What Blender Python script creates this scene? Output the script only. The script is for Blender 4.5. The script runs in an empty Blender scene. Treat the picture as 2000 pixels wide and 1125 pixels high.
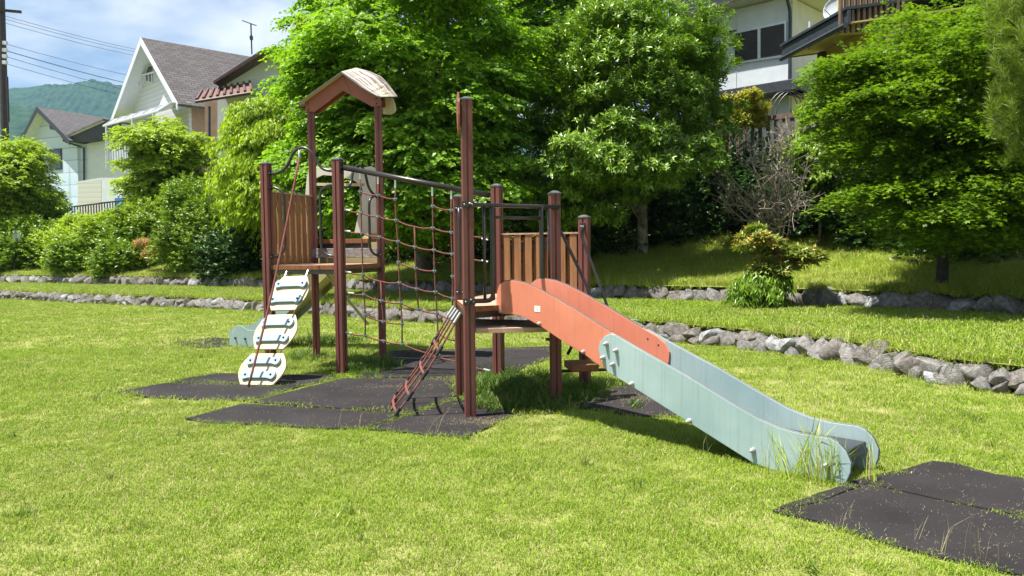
import bpy, bmesh, math, random
import numpy as np
from mathutils import Vector, Matrix

# ------------------------------------------------------------------ camera
CAM_H, FPX, PITCH, ROLL = 1.3682, 1522.08, 0.0516, 0.0104
scene = bpy.context.scene
cam_data = bpy.data.cameras.new("camera")
cam = bpy.data.objects.new("camera", cam_data)
scene.collection.objects.link(cam)
cam_data.sensor_width = 36.0
cam_data.lens = FPX / 2000.0 * 36.0
cam_data.clip_start, cam_data.clip_end = 0.05, 8000.0
_F = Vector((0, math.cos(PITCH), -math.sin(PITCH)))
_U = Vector((0, math.sin(PITCH), math.cos(PITCH)))
_X = Vector((1, 0, 0))
_r = _X * math.cos(ROLL) - _U * math.sin(ROLL)
_u = _X * math.sin(ROLL) + _U * math.cos(ROLL)
M = Matrix(((_r.x, _u.x, -_F.x, 0), (_r.y, _u.y, -_F.y, 0), (_r.z, _u.z, -_F.z, CAM_H), (0, 0, 0, 1)))
cam.matrix_world = M
scene.camera = cam

# ------------------------------------------------------------------ light
SUN_EL = math.radians(68)
SUN_FROM = Vector((-0.95, -0.31))            # horizontal direction towards the sun
SUN_FROM.normalize()
world = bpy.data.worlds.new("World")
scene.world = world
world.use_nodes = True
wn = world.node_tree
wn.nodes.clear()
w_out = wn.nodes.new("ShaderNodeOutputWorld")
w_bg = wn.nodes.new("ShaderNodeBackground")
sky = wn.nodes.new("ShaderNodeTexSky")
sky.sky_type = 'NISHITA'
sky.sun_disc = False
sky.sun_elevation = SUN_EL
sky.sun_rotation = math.atan2(SUN_FROM.x, SUN_FROM.y)
sky.air_density = 1.0
sky.dust_density = 0.5
sky.ozone_density = 1.5
w_bg.inputs[1].default_value = 0.058
# broken white cloud over the whole sky dome
geo = wn.nodes.new("ShaderNodeTexCoord")
sep = wn.nodes.new("ShaderNodeSeparateXYZ")
wn.links.new(geo.outputs["Generated"], sep.inputs[0])
zc = wn.nodes.new("ShaderNodeMath"); zc.operation = 'MAXIMUM'; zc.inputs[1].default_value = 0.0
wn.links.new(sep.outputs[2], zc.inputs[0])
za = wn.nodes.new("ShaderNodeMath"); za.operation = 'ADD'; za.inputs[1].default_value = 0.22
wn.links.new(zc.outputs[0], za.inputs[0])
dx = wn.nodes.new("ShaderNodeMath"); dx.operation = 'DIVIDE'
dy = wn.nodes.new("ShaderNodeMath"); dy.operation = 'DIVIDE'
wn.links.new(sep.outputs[0], dx.inputs[0]); wn.links.new(za.outputs[0], dx.inputs[1])
wn.links.new(sep.outputs[1], dy.inputs[0]); wn.links.new(za.outputs[0], dy.inputs[1])
cmb = wn.nodes.new("ShaderNodeCombineXYZ")
wn.links.new(dx.outputs[0], cmb.inputs[0]); wn.links.new(dy.outputs[0], cmb.inputs[1])
cmb.inputs[2].default_value = 3.1
cn = wn.nodes.new("ShaderNodeTexNoise")
cn.inputs["Scale"].default_value = 1.7
cn.inputs["Detail"].default_value = 7.0
cn.inputs["Roughness"].default_value = 0.55
wn.links.new(cmb.outputs[0], cn.inputs["Vector"])
cr = wn.nodes.new("ShaderNodeValToRGB")
cr.color_ramp.elements[0].position = 0.42
cr.color_ramp.elements[1].position = 0.66
wn.links.new(cn.outputs["Fac"], cr.inputs[0])
cmix = wn.nodes.new("ShaderNodeMixRGB")
wn.links.new(cr.outputs[0], cmix.inputs[0])
wn.links.new(sky.outputs[0], cmix.inputs[1])
cmix.inputs[2].default_value = (7.6, 8.0, 8.6, 1)
wn.links.new(cmix.outputs[0], w_bg.inputs[0])
wn.links.new(w_bg.outputs[0], w_out.inputs[0])

sun_data = bpy.data.lights.new("sun", 'SUN')
sun_data.energy = 5.0
sun_data.angle = math.radians(0.53)
sun_data.color = (1.0, 0.955, 0.88)
sun = bpy.data.objects.new("sun", sun_data)
scene.collection.objects.link(sun)
sd = Vector((SUN_FROM.x * math.cos(SUN_EL), SUN_FROM.y * math.cos(SUN_EL), math.sin(SUN_EL)))
sun.rotation_euler = sd.to_track_quat('Z', 'Y').to_euler()
sun.location = sd * 60
scene.view_settings.view_transform = 'Standard'
scene.view_settings.look = 'None'
scene.view_settings.exposure = 1.2
scene.view_settings.gamma = 1.0
scene.view_settings.use_curve_mapping = False
scene.render.engine = 'CYCLES'
scene.cycles.max_bounces = 5
scene.cycles.diffuse_bounces = 3
scene.cycles.glossy_bounces = 2
scene.cycles.transmission_bounces = 3
scene.cycles.volume_bounces = 0
scene.cycles.transparent_max_bounces = 8

# ------------------------------------------------------------------ pixel -> world
def ray(px, py):
    c, s = math.cos(ROLL), math.sin(ROLL)
    a = (px - 1000) * c - (py - 562.5) * s
    b = (px - 1000) * s + (py - 562.5) * c
    return _X * (a / FPX) + _F - _U * (b / FPX)
def gnd(px, py, z=0.0):
    d = ray(px, py); t = (z - CAM_H) / d.z
    return Vector((d.x * t, d.y * t, z))
def atd(px, py, D):
    d = ray(px, py); t = D / d.y
    return Vector((d.x * t, D, CAM_H + d.z * t))
def onpl(px, py, p0, dr):
    """hit the vertical plane through p0 (xy) with horizontal direction dr"""
    d = ray(px, py); n = Vector((-dr[1], dr[0]))
    t = (n.x * p0[0] + n.y * p0[1]) / (n.x * d.x + n.y * d.y)
    return Vector((d.x * t, d.y * t, CAM_H + d.z * t))
def V2(v): return Vector((v[0], v[1]))
R = math.radians

# ------------------------------------------------------------------ materials
def nt(name):
    m = bpy.data.materials.new(name); m.use_nodes = True
    t = m.node_tree; p = t.nodes["Principled BSDF"]
    return m, t, p
def mat(name, c1, c2=None, rough=0.6, scale=12.0, bump=0.0, bscale=None, metal=0.0, spec=0.4, detail=5.0, stretch=None, c3=None, coords='Object', rp=(.32, .68)):
    """principled material, colour wandering between c1 and c2 with noise"""
    m, t, p = nt(name)
    p.inputs["Roughness"].default_value = rough
    p.inputs["Metallic"].default_value = metal
    p.inputs["Specular IOR Level"].default_value = spec
    tc = t.nodes.new("ShaderNodeTexCoord")
    src = tc.outputs[coords]
    if stretch:
        mp = t.nodes.new("ShaderNodeMapping"); mp.inputs["Scale"].default_value = stretch
        t.links.new(src, mp.inputs[0]); src = mp.outputs[0]
    n = t.nodes.new("ShaderNodeTexNoise"); n.inputs["Scale"].default_value = scale; n.inputs["Detail"].default_value = detail
    t.links.new(src, n.inputs["Vector"])
    r = t.nodes.new("ShaderNodeValToRGB")
    r.color_ramp.elements[0].position = rp[0]; r.color_ramp.elements[1].position = rp[1]
    r.color_ramp.elements[0].color = (*c1, 1); r.color_ramp.elements[1].color = (*(c2 or c1), 1)
    if c3:
        e = r.color_ramp.elements.new(0.8); e.color = (*c3, 1)
    t.links.new(n.outputs["Fac"], r.inputs[0]); t.links.new(r.outputs[0], p.inputs["Base Color"])
    if bump:
        n2 = t.nodes.new("ShaderNodeTexNoise"); n2.inputs["Scale"].default_value = bscale or scale * 4; n2.inputs["Detail"].default_value = 6
        t.links.new(src, n2.inputs["Vector"])
        b = t.nodes.new("ShaderNodeBump"); b.inputs["Strength"].default_value = bump; b.inputs["Distance"].default_value = 0.02
        t.links.new(n2.outputs["Fac"], b.inputs["Height"]); t.links.new(b.outputs[0], p.inputs["Normal"])
    return m
def leafmat(name, dark, light, trans=0.35, rough=0.45, hue=None, world_noise=1.2):
    """leaf: random tone per leaf, larger tone patches through the crown, light shining through"""
    m, t, p = nt(name)
    out = t.nodes["Material Output"]
    g = t.nodes.new("ShaderNodeNewGeometry")
    n = t.nodes.new("ShaderNodeTexNoise"); n.inputs["Scale"].default_value = world_noise; n.inputs["Detail"].default_value = 3
    t.links.new(g.outputs["Position"], n.inputs["Vector"])
    a = t.nodes.new("ShaderNodeMath"); a.operation = 'MULTIPLY_ADD'; a.inputs[1].default_value = 0.62
    t.links.new(g.outputs["Random Per Island"], a.inputs[0])
    s = t.nodes.new("ShaderNodeMath"); s.operation = 'MULTIPLY'; s.inputs[1].default_value = 0.75
    t.links.new(n.outputs["Fac"], s.inputs[0]); t.links.new(s.outputs[0], a.inputs[2])
    r = t.nodes.new("ShaderNodeValToRGB")
    r.color_ramp.elements[0].position = 0.25; r.color_ramp.elements[1].position = 0.9
    r.color_ramp.elements[0].color = (*dark, 1); r.color_ramp.elements[1].color = (*light, 1)
    if hue:
        e = r.color_ramp.elements.new(0.97); e.color = (*hue, 1)
    t.links.new(a.outputs[0], r.inputs[0])
    p.inputs["Roughness"].default_value = rough
    p.inputs["Specular IOR Level"].default_value = 0.35
    t.links.new(r.outputs[0], p.inputs["Base Color"])
    tr = t.nodes.new("ShaderNodeBsdfTranslucent")
    gm = t.nodes.new("ShaderNodeMixRGB"); gm.blend_type = 'MULTIPLY'; gm.inputs[0].default_value = 1.0
    gm.inputs[2].default_value = (1.25, 1.3, 0.55, 1)
    t.links.new(r.outputs[0], gm.inputs[1]); t.links.new(gm.outputs[0], tr.inputs["Color"])
    mx = t.nodes.new("ShaderNodeMixShader"); mx.inputs[0].default_value = trans
    t.links.new(p.outputs[0], mx.inputs[1]); t.links.new(tr.outputs[0], mx.inputs[2])
    t.links.new(mx.outputs[0], out.inputs["Surface"])
    return m

MT = {}
def wornmat(name, c1, c2, grime, chip, rough=.42, streak=(24, 24, .6), gpos=(.52, .74), cpos=(.7, .74), cscale=38):
    """coated panel: soft fading, vertical rain streaks of grime, small scuffs down to a paler coat"""
    m, t, p = nt(name)
    tc = t.nodes.new("ShaderNodeTexCoord")
    def noise(scale, det, st=None):
        n = t.nodes.new("ShaderNodeTexNoise"); n.inputs["Scale"].default_value = scale; n.inputs["Detail"].default_value = det; n.inputs["Roughness"].default_value = .62
        if st:
            mp = t.nodes.new("ShaderNodeMapping"); mp.inputs["Scale"].default_value = st; t.links.new(tc.outputs["Object"], mp.inputs[0]); t.links.new(mp.outputs[0], n.inputs["Vector"])
        else: t.links.new(tc.outputs["Object"], n.inputs["Vector"])
        return n
    def ramp(src, a, b_, ca=(0, 0, 0), cb=(1, 1, 1)):
        r = t.nodes.new("ShaderNodeValToRGB"); r.color_ramp.elements[0].position = a; r.color_ramp.elements[1].position = b_
        r.color_ramp.elements[0].color = (*ca, 1); r.color_ramp.elements[1].color = (*cb, 1); t.links.new(src, r.inputs[0]); return r
    base = ramp(noise(1.6, 6).outputs["Fac"], .3, .7, c1, c2)
    gr = ramp(noise(2.2, 7, streak).outputs["Fac"], *gpos)
    m1 = t.nodes.new("ShaderNodeMixRGB"); k = t.nodes.new("ShaderNodeMath"); k.operation = 'MULTIPLY'; k.inputs[1].default_value = .6
    t.links.new(gr.outputs[0], k.inputs[0]); t.links.new(k.outputs[0], m1.inputs[0]); t.links.new(base.outputs[0], m1.inputs[1]); m1.inputs[2].default_value = (*grime, 1)
    sc = ramp(noise(cscale, 3, (1, 1, .45)).outputs["Fac"], *cpos)
    m2 = t.nodes.new("ShaderNodeMixRGB"); k2 = t.nodes.new("ShaderNodeMath"); k2.operation = 'MULTIPLY'; k2.inputs[1].default_value = .6
    t.links.new(sc.outputs[0], k2.inputs[0]); t.links.new(k2.outputs[0], m2.inputs[0]); t.links.new(m1.outputs[0], m2.inputs[1]); m2.inputs[2].default_value = (*chip, 1)
    t.links.new(m2.outputs[0], p.inputs["Base Color"])
    rr = ramp(noise(5, 5).outputs["Fac"], .3, .7, (rough - .1,) * 3, (rough + .2,) * 3); t.links.new(rr.outputs[0], p.inputs["Roughness"])
    b = t.nodes.new("ShaderNodeBump"); b.inputs["Strength"].default_value = .08; b.inputs["Distance"].default_value = .01
    t.links.new(noise(140, 4).outputs["Fac"], b.inputs["Height"]); t.links.new(b.outputs[0], p.inputs["Normal"])
    return m
MT['post'] = wornmat("post_brown_red", (.125, .036, .03), (.185, .06, .049), (.085, .042, .034), (.28, .14, .115), .5, (14, 14, .4), cscale=60)
MT['cap'] = mat("cap_grey", (0.05, 0.055, 0.052), (0.09, 0.1, 0.092), 0.5, 20)
MT['steel'] = mat("dark_brown_steel", (0.018, 0.014, 0.014), (0.03, 0.024, 0.023), 0.32, 15, spec=0.6)
MT['bolt'] = mat("bolt_zinc", (0.35, 0.35, 0.36), (0.5, 0.5, 0.5), 0.3, 30, metal=0.8)
MT['ferrule'] = mat("aluminium_ferrule", (0.6, 0.61, 0.62), (0.72, 0.72, 0.73), 0.35, 30, metal=0.6)
MT['wood'] = mat("oiled_wood", (0.17, 0.062, 0.022), (0.27, 0.11, 0.042), 0.6, 5, 0.25, 30, stretch=(9, 9, 0.7), c3=(0.12, 0.045, 0.02))
MT['woodslat'] = mat("fence_slat_wood", (0.19, 0.085, 0.035), (0.29, 0.145, 0.06), 0.6, 4, 0.25, 30, stretch=(8, 8, 0.6), c3=(0.13, 0.05, 0.02))
MT['woodtop'] = mat("bleached_wood", (0.34, 0.2, 0.13), (0.52, 0.36, 0.27), 0.7, 6, 0.25, 40, stretch=(1, 9, 9))
MT['greywood'] = mat("weathered_grey_wood", (0.1, 0.09, 0.085), (0.3, 0.28, 0.27), 0.8, 5, 0.5, 20, stretch=(1.2, 10, 14))
MT['orange'] = wornmat("faded_orange_panel", (.52, .155, .09), (.64, .225, .14), (.36, .15, .105), (.68, .38, .28))
MT['teal'] = wornmat("faded_teal_panel", (.235, .335, .342), (.335, .435, .437), (.2, .27, .235), (.45, .54, .51))
MT['edge'] = mat("panel_dark_edge", (0.05, 0.06, 0.065), (0.08, 0.09, 0.09), 0.5)
MT['cream'] = wornmat("cream_panel", (.43, .38, .235), (.55, .495, .32), (.27, .22, .14), (.34, .3, .21), cpos=(.68, .73))
MT['hood'] = wornmat("whitish_hood_panel", (.5, .48, .4), (.6, .58, .5), (.35, .32, .25), (.45, .42, .36))
MT['ochre'] = mat("ochre_panel", (0.33, 0.28, 0.13), (0.42, 0.36, 0.18), 0.6, 3)
MT['bluegrey'] = wornmat("bluegrey_foothold", (.2, .3, .36), (.3, .42, .48), (.15, .18, .18), (.45, .52, .54))
MT['black'] = mat("black_rubber", (0.012, 0.012, 0.013), (0.025, 0.025, 0.026), 0.6, 30)
MT['knob'] = mat("grey_dome_cap", (0.3, 0.28, 0.28), (0.4, 0.38, 0.38), 0.35, 20)
MT['bed'] = mat("slide_bed_dark", (0.03, 0.034, 0.038), (0.05, 0.055, 0.06), 0.4, 8)
MT['rope'] = mat("red_brown_rope", (0.15, 0.04, 0.032), (0.27, 0.1, 0.08), 0.85, 120, 0.6, 260)
MT['clamp'] = mat("green_grey_clamp", (0.06, 0.1, 0.09), (0.16, 0.22, 0.2), 0.5, 60)
MT['fascia'] = mat("roof_fascia_brown", (0.2, 0.062, 0.04), (0.26, 0.085, 0.055), 0.5, 3)
MT['roofwood'] = mat("roof_sheet_streaked", (0.13, 0.11, 0.095), (0.56, 0.5, 0.43), 0.75, 3.2, 0.2, 40, stretch=(5, .3, 1), coords='UV', rp=(.42, .56))
MT['white'] = mat("white_sticker", (0.75, 0.75, 0.73), (0.8, 0.8, 0.78), 0.5)
MT['inkblue'] = mat("sticker_print", (0.1, 0.25, 0.5), (0.15, 0.3, 0.55), 0.5)
MT['stone'] = mat("field_stone", (0.12, 0.112, 0.105), (0.29, 0.275, 0.26), 0.9, 4, 1.0, 16, c3=(0.4, 0.385, 0.37))
MT['stone2'] = mat("field_stone_brown", (0.1, 0.088, 0.08), (0.235, 0.21, 0.19), 0.9, 4, 1.0, 16, c3=(0.3, 0.27, 0.25))
MT['stone3'] = mat("field_stone_pale", (0.17, 0.17, 0.17), (0.42, 0.42, 0.43), 0.85, 3, 1.0, 14, c3=(0.12, 0.115, 0.11))
MT['soil'] = mat("soil", (0.05, 0.038, 0.025), (0.11, 0.08, 0.05), 0.95, 8, 0.6, 30)
MT['bark'] = mat("bark", (0.06, 0.05, 0.04), (0.17, 0.15, 0.12), 0.9, 9, 0.8, 30, c3=(0.3, 0.29, 0.27))
MT['barkpale'] = mat("pale_lichened_bark", (.16, .14, .11), (.4, .38, .34), .9, 7, .8, 30, c3=(.55, .54, .5))
MT['barkdark'] = mat("bark_dark", (0.02, 0.016, 0.013), (0.05, 0.042, 0.035), 0.9, 9, 0.8, 30)
MT['twig'] = mat("bare_twig", (0.14, 0.115, 0.09), (0.29, 0.25, 0.21), 0.9, 9)

def matmat():
    m, t, p = nt("rubber_tile")
    tc = t.nodes.new("ShaderNodeNewGeometry")
    n = t.nodes.new("ShaderNodeTexNoise"); n.inputs["Scale"].default_value = 2.2; n.inputs["Detail"].default_value = 8
    t.links.new(tc.outputs["Position"], n.inputs["Vector"])
    r = t.nodes.new("ShaderNodeValToRGB")
    r.color_ramp.elements[0].position = .3; r.color_ramp.elements[1].position = .75
    r.color_ramp.elements[0].color = (0.016, 0.0135, 0.014, 1); r.color_ramp.elements[1].color = (0.031, 0.027, 0.027, 1)
    t.links.new(n.outputs["Fac"], r.inputs[0])
    n2 = t.nodes.new("ShaderNodeTexNoise"); n2.inputs["Scale"].default_value = 70; n2.inputs["Detail"].default_value = 3
    t.links.new(tc.outputs["Position"], n2.inputs["Vector"])
    r2 = t.nodes.new("ShaderNodeValToRGB"); r2.color_ramp.elements[0].position = .68; r2.color_ramp.elements[1].position = .75
    t.links.new(n2.outputs["Fac"], r2.inputs[0])
    mx = t.nodes.new("ShaderNodeMixRGB"); t.links.new(r2.outputs[0], mx.inputs[0]); t.links.new(r.outputs[0], mx.inputs[1])
    mx.inputs[2].default_value = (0.13, 0.12, 0.105, 1)
    t.links.new(mx.outputs[0], p.inputs["Base Color"])
    p.inputs["Roughness"].default_value = .85; p.inputs["Specular IOR Level"].default_value = .25
    n3 = t.nodes.new("ShaderNodeTexNoise"); n3.inputs["Scale"].default_value = 220
    t.links.new(tc.outputs["Position"], n3.inputs["Vector"])
    b = t.nodes.new("ShaderNodeBump"); b.inputs["Strength"].default_value = .6; b.inputs["Distance"].default_value = .004
    t.links.new(n3.outputs["Fac"], b.inputs["Height"]); t.links.new(b.outputs[0], p.inputs["Normal"])
    return m
MT['mat'] = matmat()

def groundmat(name, cols, scale=1.2, fine=40):
    """turf floor under the blades: thatch, soil and green in patches"""
    m, t, p = nt(name)
    g = t.nodes.new("ShaderNodeNewGeometry")
    n = t.nodes.new("ShaderNodeTexNoise"); n.inputs["Scale"].default_value = scale; n.inputs["Detail"].default_value = 8; n.inputs["Roughness"].default_value = .65
    n2 = t.nodes.new("ShaderNodeTexNoise"); n2.inputs["Scale"].default_value = fine; n2.inputs["Detail"].default_value = 4
    for q in (n, n2): t.links.new(g.outputs["Position"], q.inputs["Vector"])
    ad = t.nodes.new("ShaderNodeMath"); ad.operation = 'MULTIPLY_ADD'; ad.inputs[1].default_value = .5
    hs = t.nodes.new("ShaderNodeMath"); hs.operation = 'MULTIPLY'; hs.inputs[1].default_value = .5
    t.links.new(n.outputs["Fac"], ad.inputs[0]); t.links.new(n2.outputs["Fac"], hs.inputs[0]); t.links.new(hs.outputs[0], ad.inputs[2])
    r = t.nodes.new("ShaderNodeValToRGB")
    els = r.color_ramp.elements
    els[0].position = .36; els[0].color = (*cols[0], 1); els[1].position = .64; els[1].color = (*cols[-1], 1)
    for i, c in enumerate(cols[1:-1]):
        e = els.new(.36 + .28 * (i + 1) / (len(cols) - 1)); e.color = (*c, 1)
    t.links.new(ad.outputs[0], r.inputs[0]); t.links.new(r.outputs[0], p.inputs["Base Color"])
    p.inputs["Roughness"].default_value = .95; p.inputs["Specular IOR Level"].default_value = .1
    b = t.nodes.new("ShaderNodeBump"); b.inputs["Strength"].default_value = .8; b.inputs["Distance"].default_value = .03
    t.links.new(n2.outputs["Fac"], b.inputs["Height"]); t.links.new(b.outputs[0], p.inputs["Normal"])
    return m
MT['turf'] = groundmat("turf_floor", [(.13, .17, .028), (.2, .24, .05), (.3, .28, .11), (.2, .24, .05)])
MT['bankturf'] = groundmat("bank_floor", [(.14, .18, .03), (.22, .26, .05), (.3, .29, .1)], .8, 25)

def blademat(name, dark, light, straw, strawfrac, trans=.3):
    """grass blade: per blade and per patch tone, a share of dry straw blades"""
    m, t, p = nt(name)
    out = t.nodes["Material Output"]
    g = t.nodes.new("ShaderNodeNewGeometry")
    oi = t.nodes.new("ShaderNodeObjectInfo")
    n = t.nodes.new("ShaderNodeTexNoise"); n.inputs["Scale"].default_value = .9; n.inputs["Detail"].default_value = 5; n.inputs["Roughness"].default_value = .6
    t.links.new(g.outputs["Position"], n.inputs["Vector"])
    a1 = t.nodes.new("ShaderNodeMath"); a1.operation = 'MULTIPLY'; a1.inputs[1].default_value = .4
    t.links.new(g.outputs["Random Per Island"], a1.inputs[0])
    a2 = t.nodes.new("ShaderNodeMath"); a2.operation = 'MULTIPLY_ADD'; a2.inputs[1].default_value = .25
    t.links.new(oi.outputs["Random"], a2.inputs[0]); t.links.new(a1.outputs[0], a2.inputs[2])
    a3 = t.nodes.new("ShaderNodeMath"); a3.operation = 'MULTIPLY_ADD'; a3.inputs[1].default_value = .55
    t.links.new(n.outputs["Fac"], a3.inputs[0]); t.links.new(a2.outputs[0], a3.inputs[2])
    r = t.nodes.new("ShaderNodeValToRGB")
    r.color_ramp.elements[0].position = .25; r.color_ramp.elements[1].position = .85
    r.color_ramp.elements[0].color = (*dark, 1); r.color_ramp.elements[1].color = (*light, 1)
    t.links.new(a3.outputs[0], r.inputs[0])
    # straw share, more of it in dry patches
    n2 = t.nodes.new("ShaderNodeTexNoise"); n2.inputs["Scale"].default_value = .55; n2.inputs["Detail"].default_value = 6; n2.inputs["Roughness"].default_value = .7
    t.links.new(g.outputs["Position"], n2.inputs["Vector"])
    rr = t.nodes.new("ShaderNodeValToRGB")
    rr.color_ramp.elements[0].position = .4; rr.color_ramp.elements[1].position = .68
    rr.color_ramp.elements[0].color = (strawfrac * .35,) * 3 + (1,); rr.color_ramp.elements[1].color = (min(1, strawfrac * 2.6),) * 3 + (1,)
    t.links.new(n2.outputs["Fac"], rr.inputs[0])
    fr = t.nodes.new("ShaderNodeMath"); fr.operation = 'MULTIPLY_ADD'; fr.inputs[1].default_value = 7.13
    t.links.new(g.outputs["Random Per Island"], fr.inputs[0]); t.links.new(oi.outputs["Random"], fr.inputs[2])
    fc = t.nodes.new("ShaderNodeMath"); fc.operation = 'FRACT'; t.links.new(fr.outputs[0], fc.inputs[0])
    lt = t.nodes.new("ShaderNodeMath"); lt.operation = 'LESS_THAN'
    t.links.new(fc.outputs[0], lt.inputs[0]); t.links.new(rr.outputs[0], lt.inputs[1])
    mc = t.nodes.new("ShaderNodeMixRGB"); t.links.new(lt.outputs[0], mc.inputs[0]); t.links.new(r.outputs[0], mc.inputs[1])
    mc.inputs[2].default_value = (*straw, 1)
    t.links.new(mc.outputs[0], p.inputs["Base Color"])
    p.inputs["Roughness"].default_value = .5; p.inputs["Specular IOR Level"].default_value = .3
    tr = t.nodes.new("ShaderNodeBsdfTranslucent"); t.links.new(mc.outputs[0], tr.inputs["Color"])
    mx = t.nodes.new("ShaderNodeMixShader"); mx.inputs[0].default_value = trans
    t.links.new(p.outputs[0], mx.inputs[1]); t.links.new(tr.outputs[0], mx.inputs[2])
    t.links.new(mx.outputs[0], out.inputs["Surface"])
    return m
MT['blade'] = blademat("lawn_blade", (.15, .236, .015), (.33, .463, .042), (.54, .47, .23), .11)
MT['longblade'] = blademat("long_grass_blade", (.17, .25, .02), (.42, .52, .06), (.58, .49, .24), .1)
MT['weed'] = blademat("weed_blade", (.045, .10, .012), (.12, .22, .025), (.38, .31, .14), .06)
MT['straw'] = blademat("dry_straw", (.35, .27, .13), (.5, .4, .22), (.5, .42, .25), .3)

# ------------------------------------------------------------------ mesh helpers
COL = scene.collection
class MB:
    """collects shapes for ONE mesh object"""
    def __init__(s): s.v = []; s.f = []; s.mi = []; s.cur = 0
    def add(s, vs, fs):
        o = len(s.v); s.v += [tuple(x) for x in vs]
        for f in fs: s.f.append(tuple(i + o for i in f)); s.mi.append(s.cur)
        return s
    def box(s, c, size, yaw=0.0, tilt=None):
        hx, hy, hz = size[0] / 2, size[1] / 2, size[2] / 2
        rot = Matrix.Rotation(yaw, 3, 'Z')
        if tilt is not None: rot = rot @ tilt
        vs = [Vector(c) + rot @ Vector((x * hx, y * hy, z * hz)) for x, y, z in
              ((-1, -1, -1), (1, -1, -1), (1, 1, -1), (-1, 1, -1), (-1, -1, 1), (1, -1, 1), (1, 1, 1), (-1, 1, 1))]
        return s.add(vs, [(0, 3, 2, 1), (4, 5, 6, 7), (0, 1, 5, 4), (1, 2, 6, 5), (2, 3, 7, 6), (3, 0, 4, 7)])
    def prism(s, pts, off):
        """closed outline pts (3D) extruded by the vector off"""
        n = len(pts); off = Vector(off)
        a = [Vector(p) for p in pts]
        nrm = Vector((0, 0, 0))
        for i in range(n): nrm += a[i].cross(a[(i + 1) % n])
        if nrm.dot(off) > 0: a = a[::-1]
        return s.add(a + [p + off for p in a], [tuple(range(n)), tuple(range(2 * n - 1, n - 1, -1))] +
                     [(i, n + i, n + (i + 1) % n, (i + 1) % n) for i in range(n)])
    def tube(s, pts, r, seg=8, caps=True):
        pts = [Vector(p) for p in pts]; n = len(pts)
        rs = r if isinstance(r, (list, tuple)) else [r] * n
        t0 = (pts[1] - pts[0]).normalized()
        a = t0.orthogonal().normalized(); vs = []
        for i in range(n):
            t = (pts[min(i + 1, n - 1)] - pts[max(i - 1, 0)]).normalized()
            a = (a - t * a.dot(t)).normalized(); b = t.cross(a)
            for k in range(seg):
                w = 2 * math.pi * k / seg
                vs.append(pts[i] + (a * math.cos(w) + b * math.sin(w)) * rs[i])
        fs = [(i * seg + k, i * seg + (k + 1) % seg, (i + 1) * seg + (k + 1) % seg, (i + 1) * seg + k) for i in range(n - 1) for k in range(seg)]
        if caps: fs += [tuple(range(seg - 1, -1, -1)), tuple(range((n - 1) * seg, n * seg))]
        return s.add(vs, fs)
    def dome(s, c, nrm, r, h, seg=10, rings=4):
        nrm = Vector(nrm).normalized(); a = nrm.orthogonal().normalized(); b = nrm.cross(a); c = Vector(c)
        vs = []; fs = []
        for i in range(rings):
            w = math.pi / 2 * i / rings
            for k in range(seg):
                q = 2 * math.pi * k / seg
                vs.append(c + (a * math.cos(q) + b * math.sin(q)) * r * math.cos(w) + nrm * h * math.sin(w))
        vs.append(c + nrm * h)
        for i in range(rings - 1):
            for k in range(seg): fs.append((i * seg + k, i * seg + (k + 1) % seg, (i + 1) * seg + (k + 1) % seg, (i + 1) * seg + k))
        for k in range(seg): fs.append(((rings - 1) * seg + k, (rings - 1) * seg + (k + 1) % seg, rings * seg))
        return s.add(vs, fs)
    def build(s, name, m, parent=None, smooth=False, bevel=0.0):
        me = bpy.data.meshes.new(name); me.from_pydata(s.v, [], s.f); me.update()
        ms = m if isinstance(m, (list, tuple)) else [m]
        for x in ms: me.materials.append(MT[x] if isinstance(x, str) else x)
        if len(ms) > 1: me.polygons.foreach_set("material_index", s.mi)
        if smooth: me.polygons.foreach_set("use_smooth", [True] * len(me.polygons))
        o = bpy.data.objects.new(name, me); COL.objects.link(o)
        if parent: o.parent = parent
        if bevel:
            b = o.modifiers.new("bevel", 'BEVEL'); b.width = bevel; b.segments = 2; b.limit_method = 'ANGLE'; b.angle_limit = R(40)
        return o
def smooth_by_angle(o, deg=40):
    me = o.data
    me.polygons.foreach_set("use_smooth", [True] * len(me.polygons))
    try: me.set_sharp_from_angle(angle=R(deg))
    except Exception: pass
def tag(o, label=None, cat=None, group=None, kind=None):
    if label: o["label"] = label
    if cat: o["category"] = cat
    if group: o["group"] = group
    if kind: o["kind"] = kind
    return o
def empty(name, loc=(0, 0, 0)):
    o = bpy.data.objects.new(name, None); COL.objects.link(o); o.location = loc; o.empty_display_size = .2
    return o
def adopt(o, root):
    """parent keeping the world-space mesh coordinates"""
    o.parent = root; o.matrix_parent_inverse = Matrix.Translation(root.location).inverted()
    return o
def spline(pts, n=6):
    pts = [Vector(p) for p in pts]; out = []
    for i in range(len(pts) - 1):
        p0, p1, p2, p3 = pts[max(i - 1, 0)], pts[i], pts[i + 1], pts[min(i + 2, len(pts) - 1)]
        for k in range(n):
            t = k / n
            out.append(.5 * ((2 * p1) + (p2 - p0) * t + (2 * p0 - 5 * p1 + 4 * p2 - p3) * t * t + (3 * p1 - p0 - 3 * p2 + p3) * t ** 3))
    return out + [pts[-1]]
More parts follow.
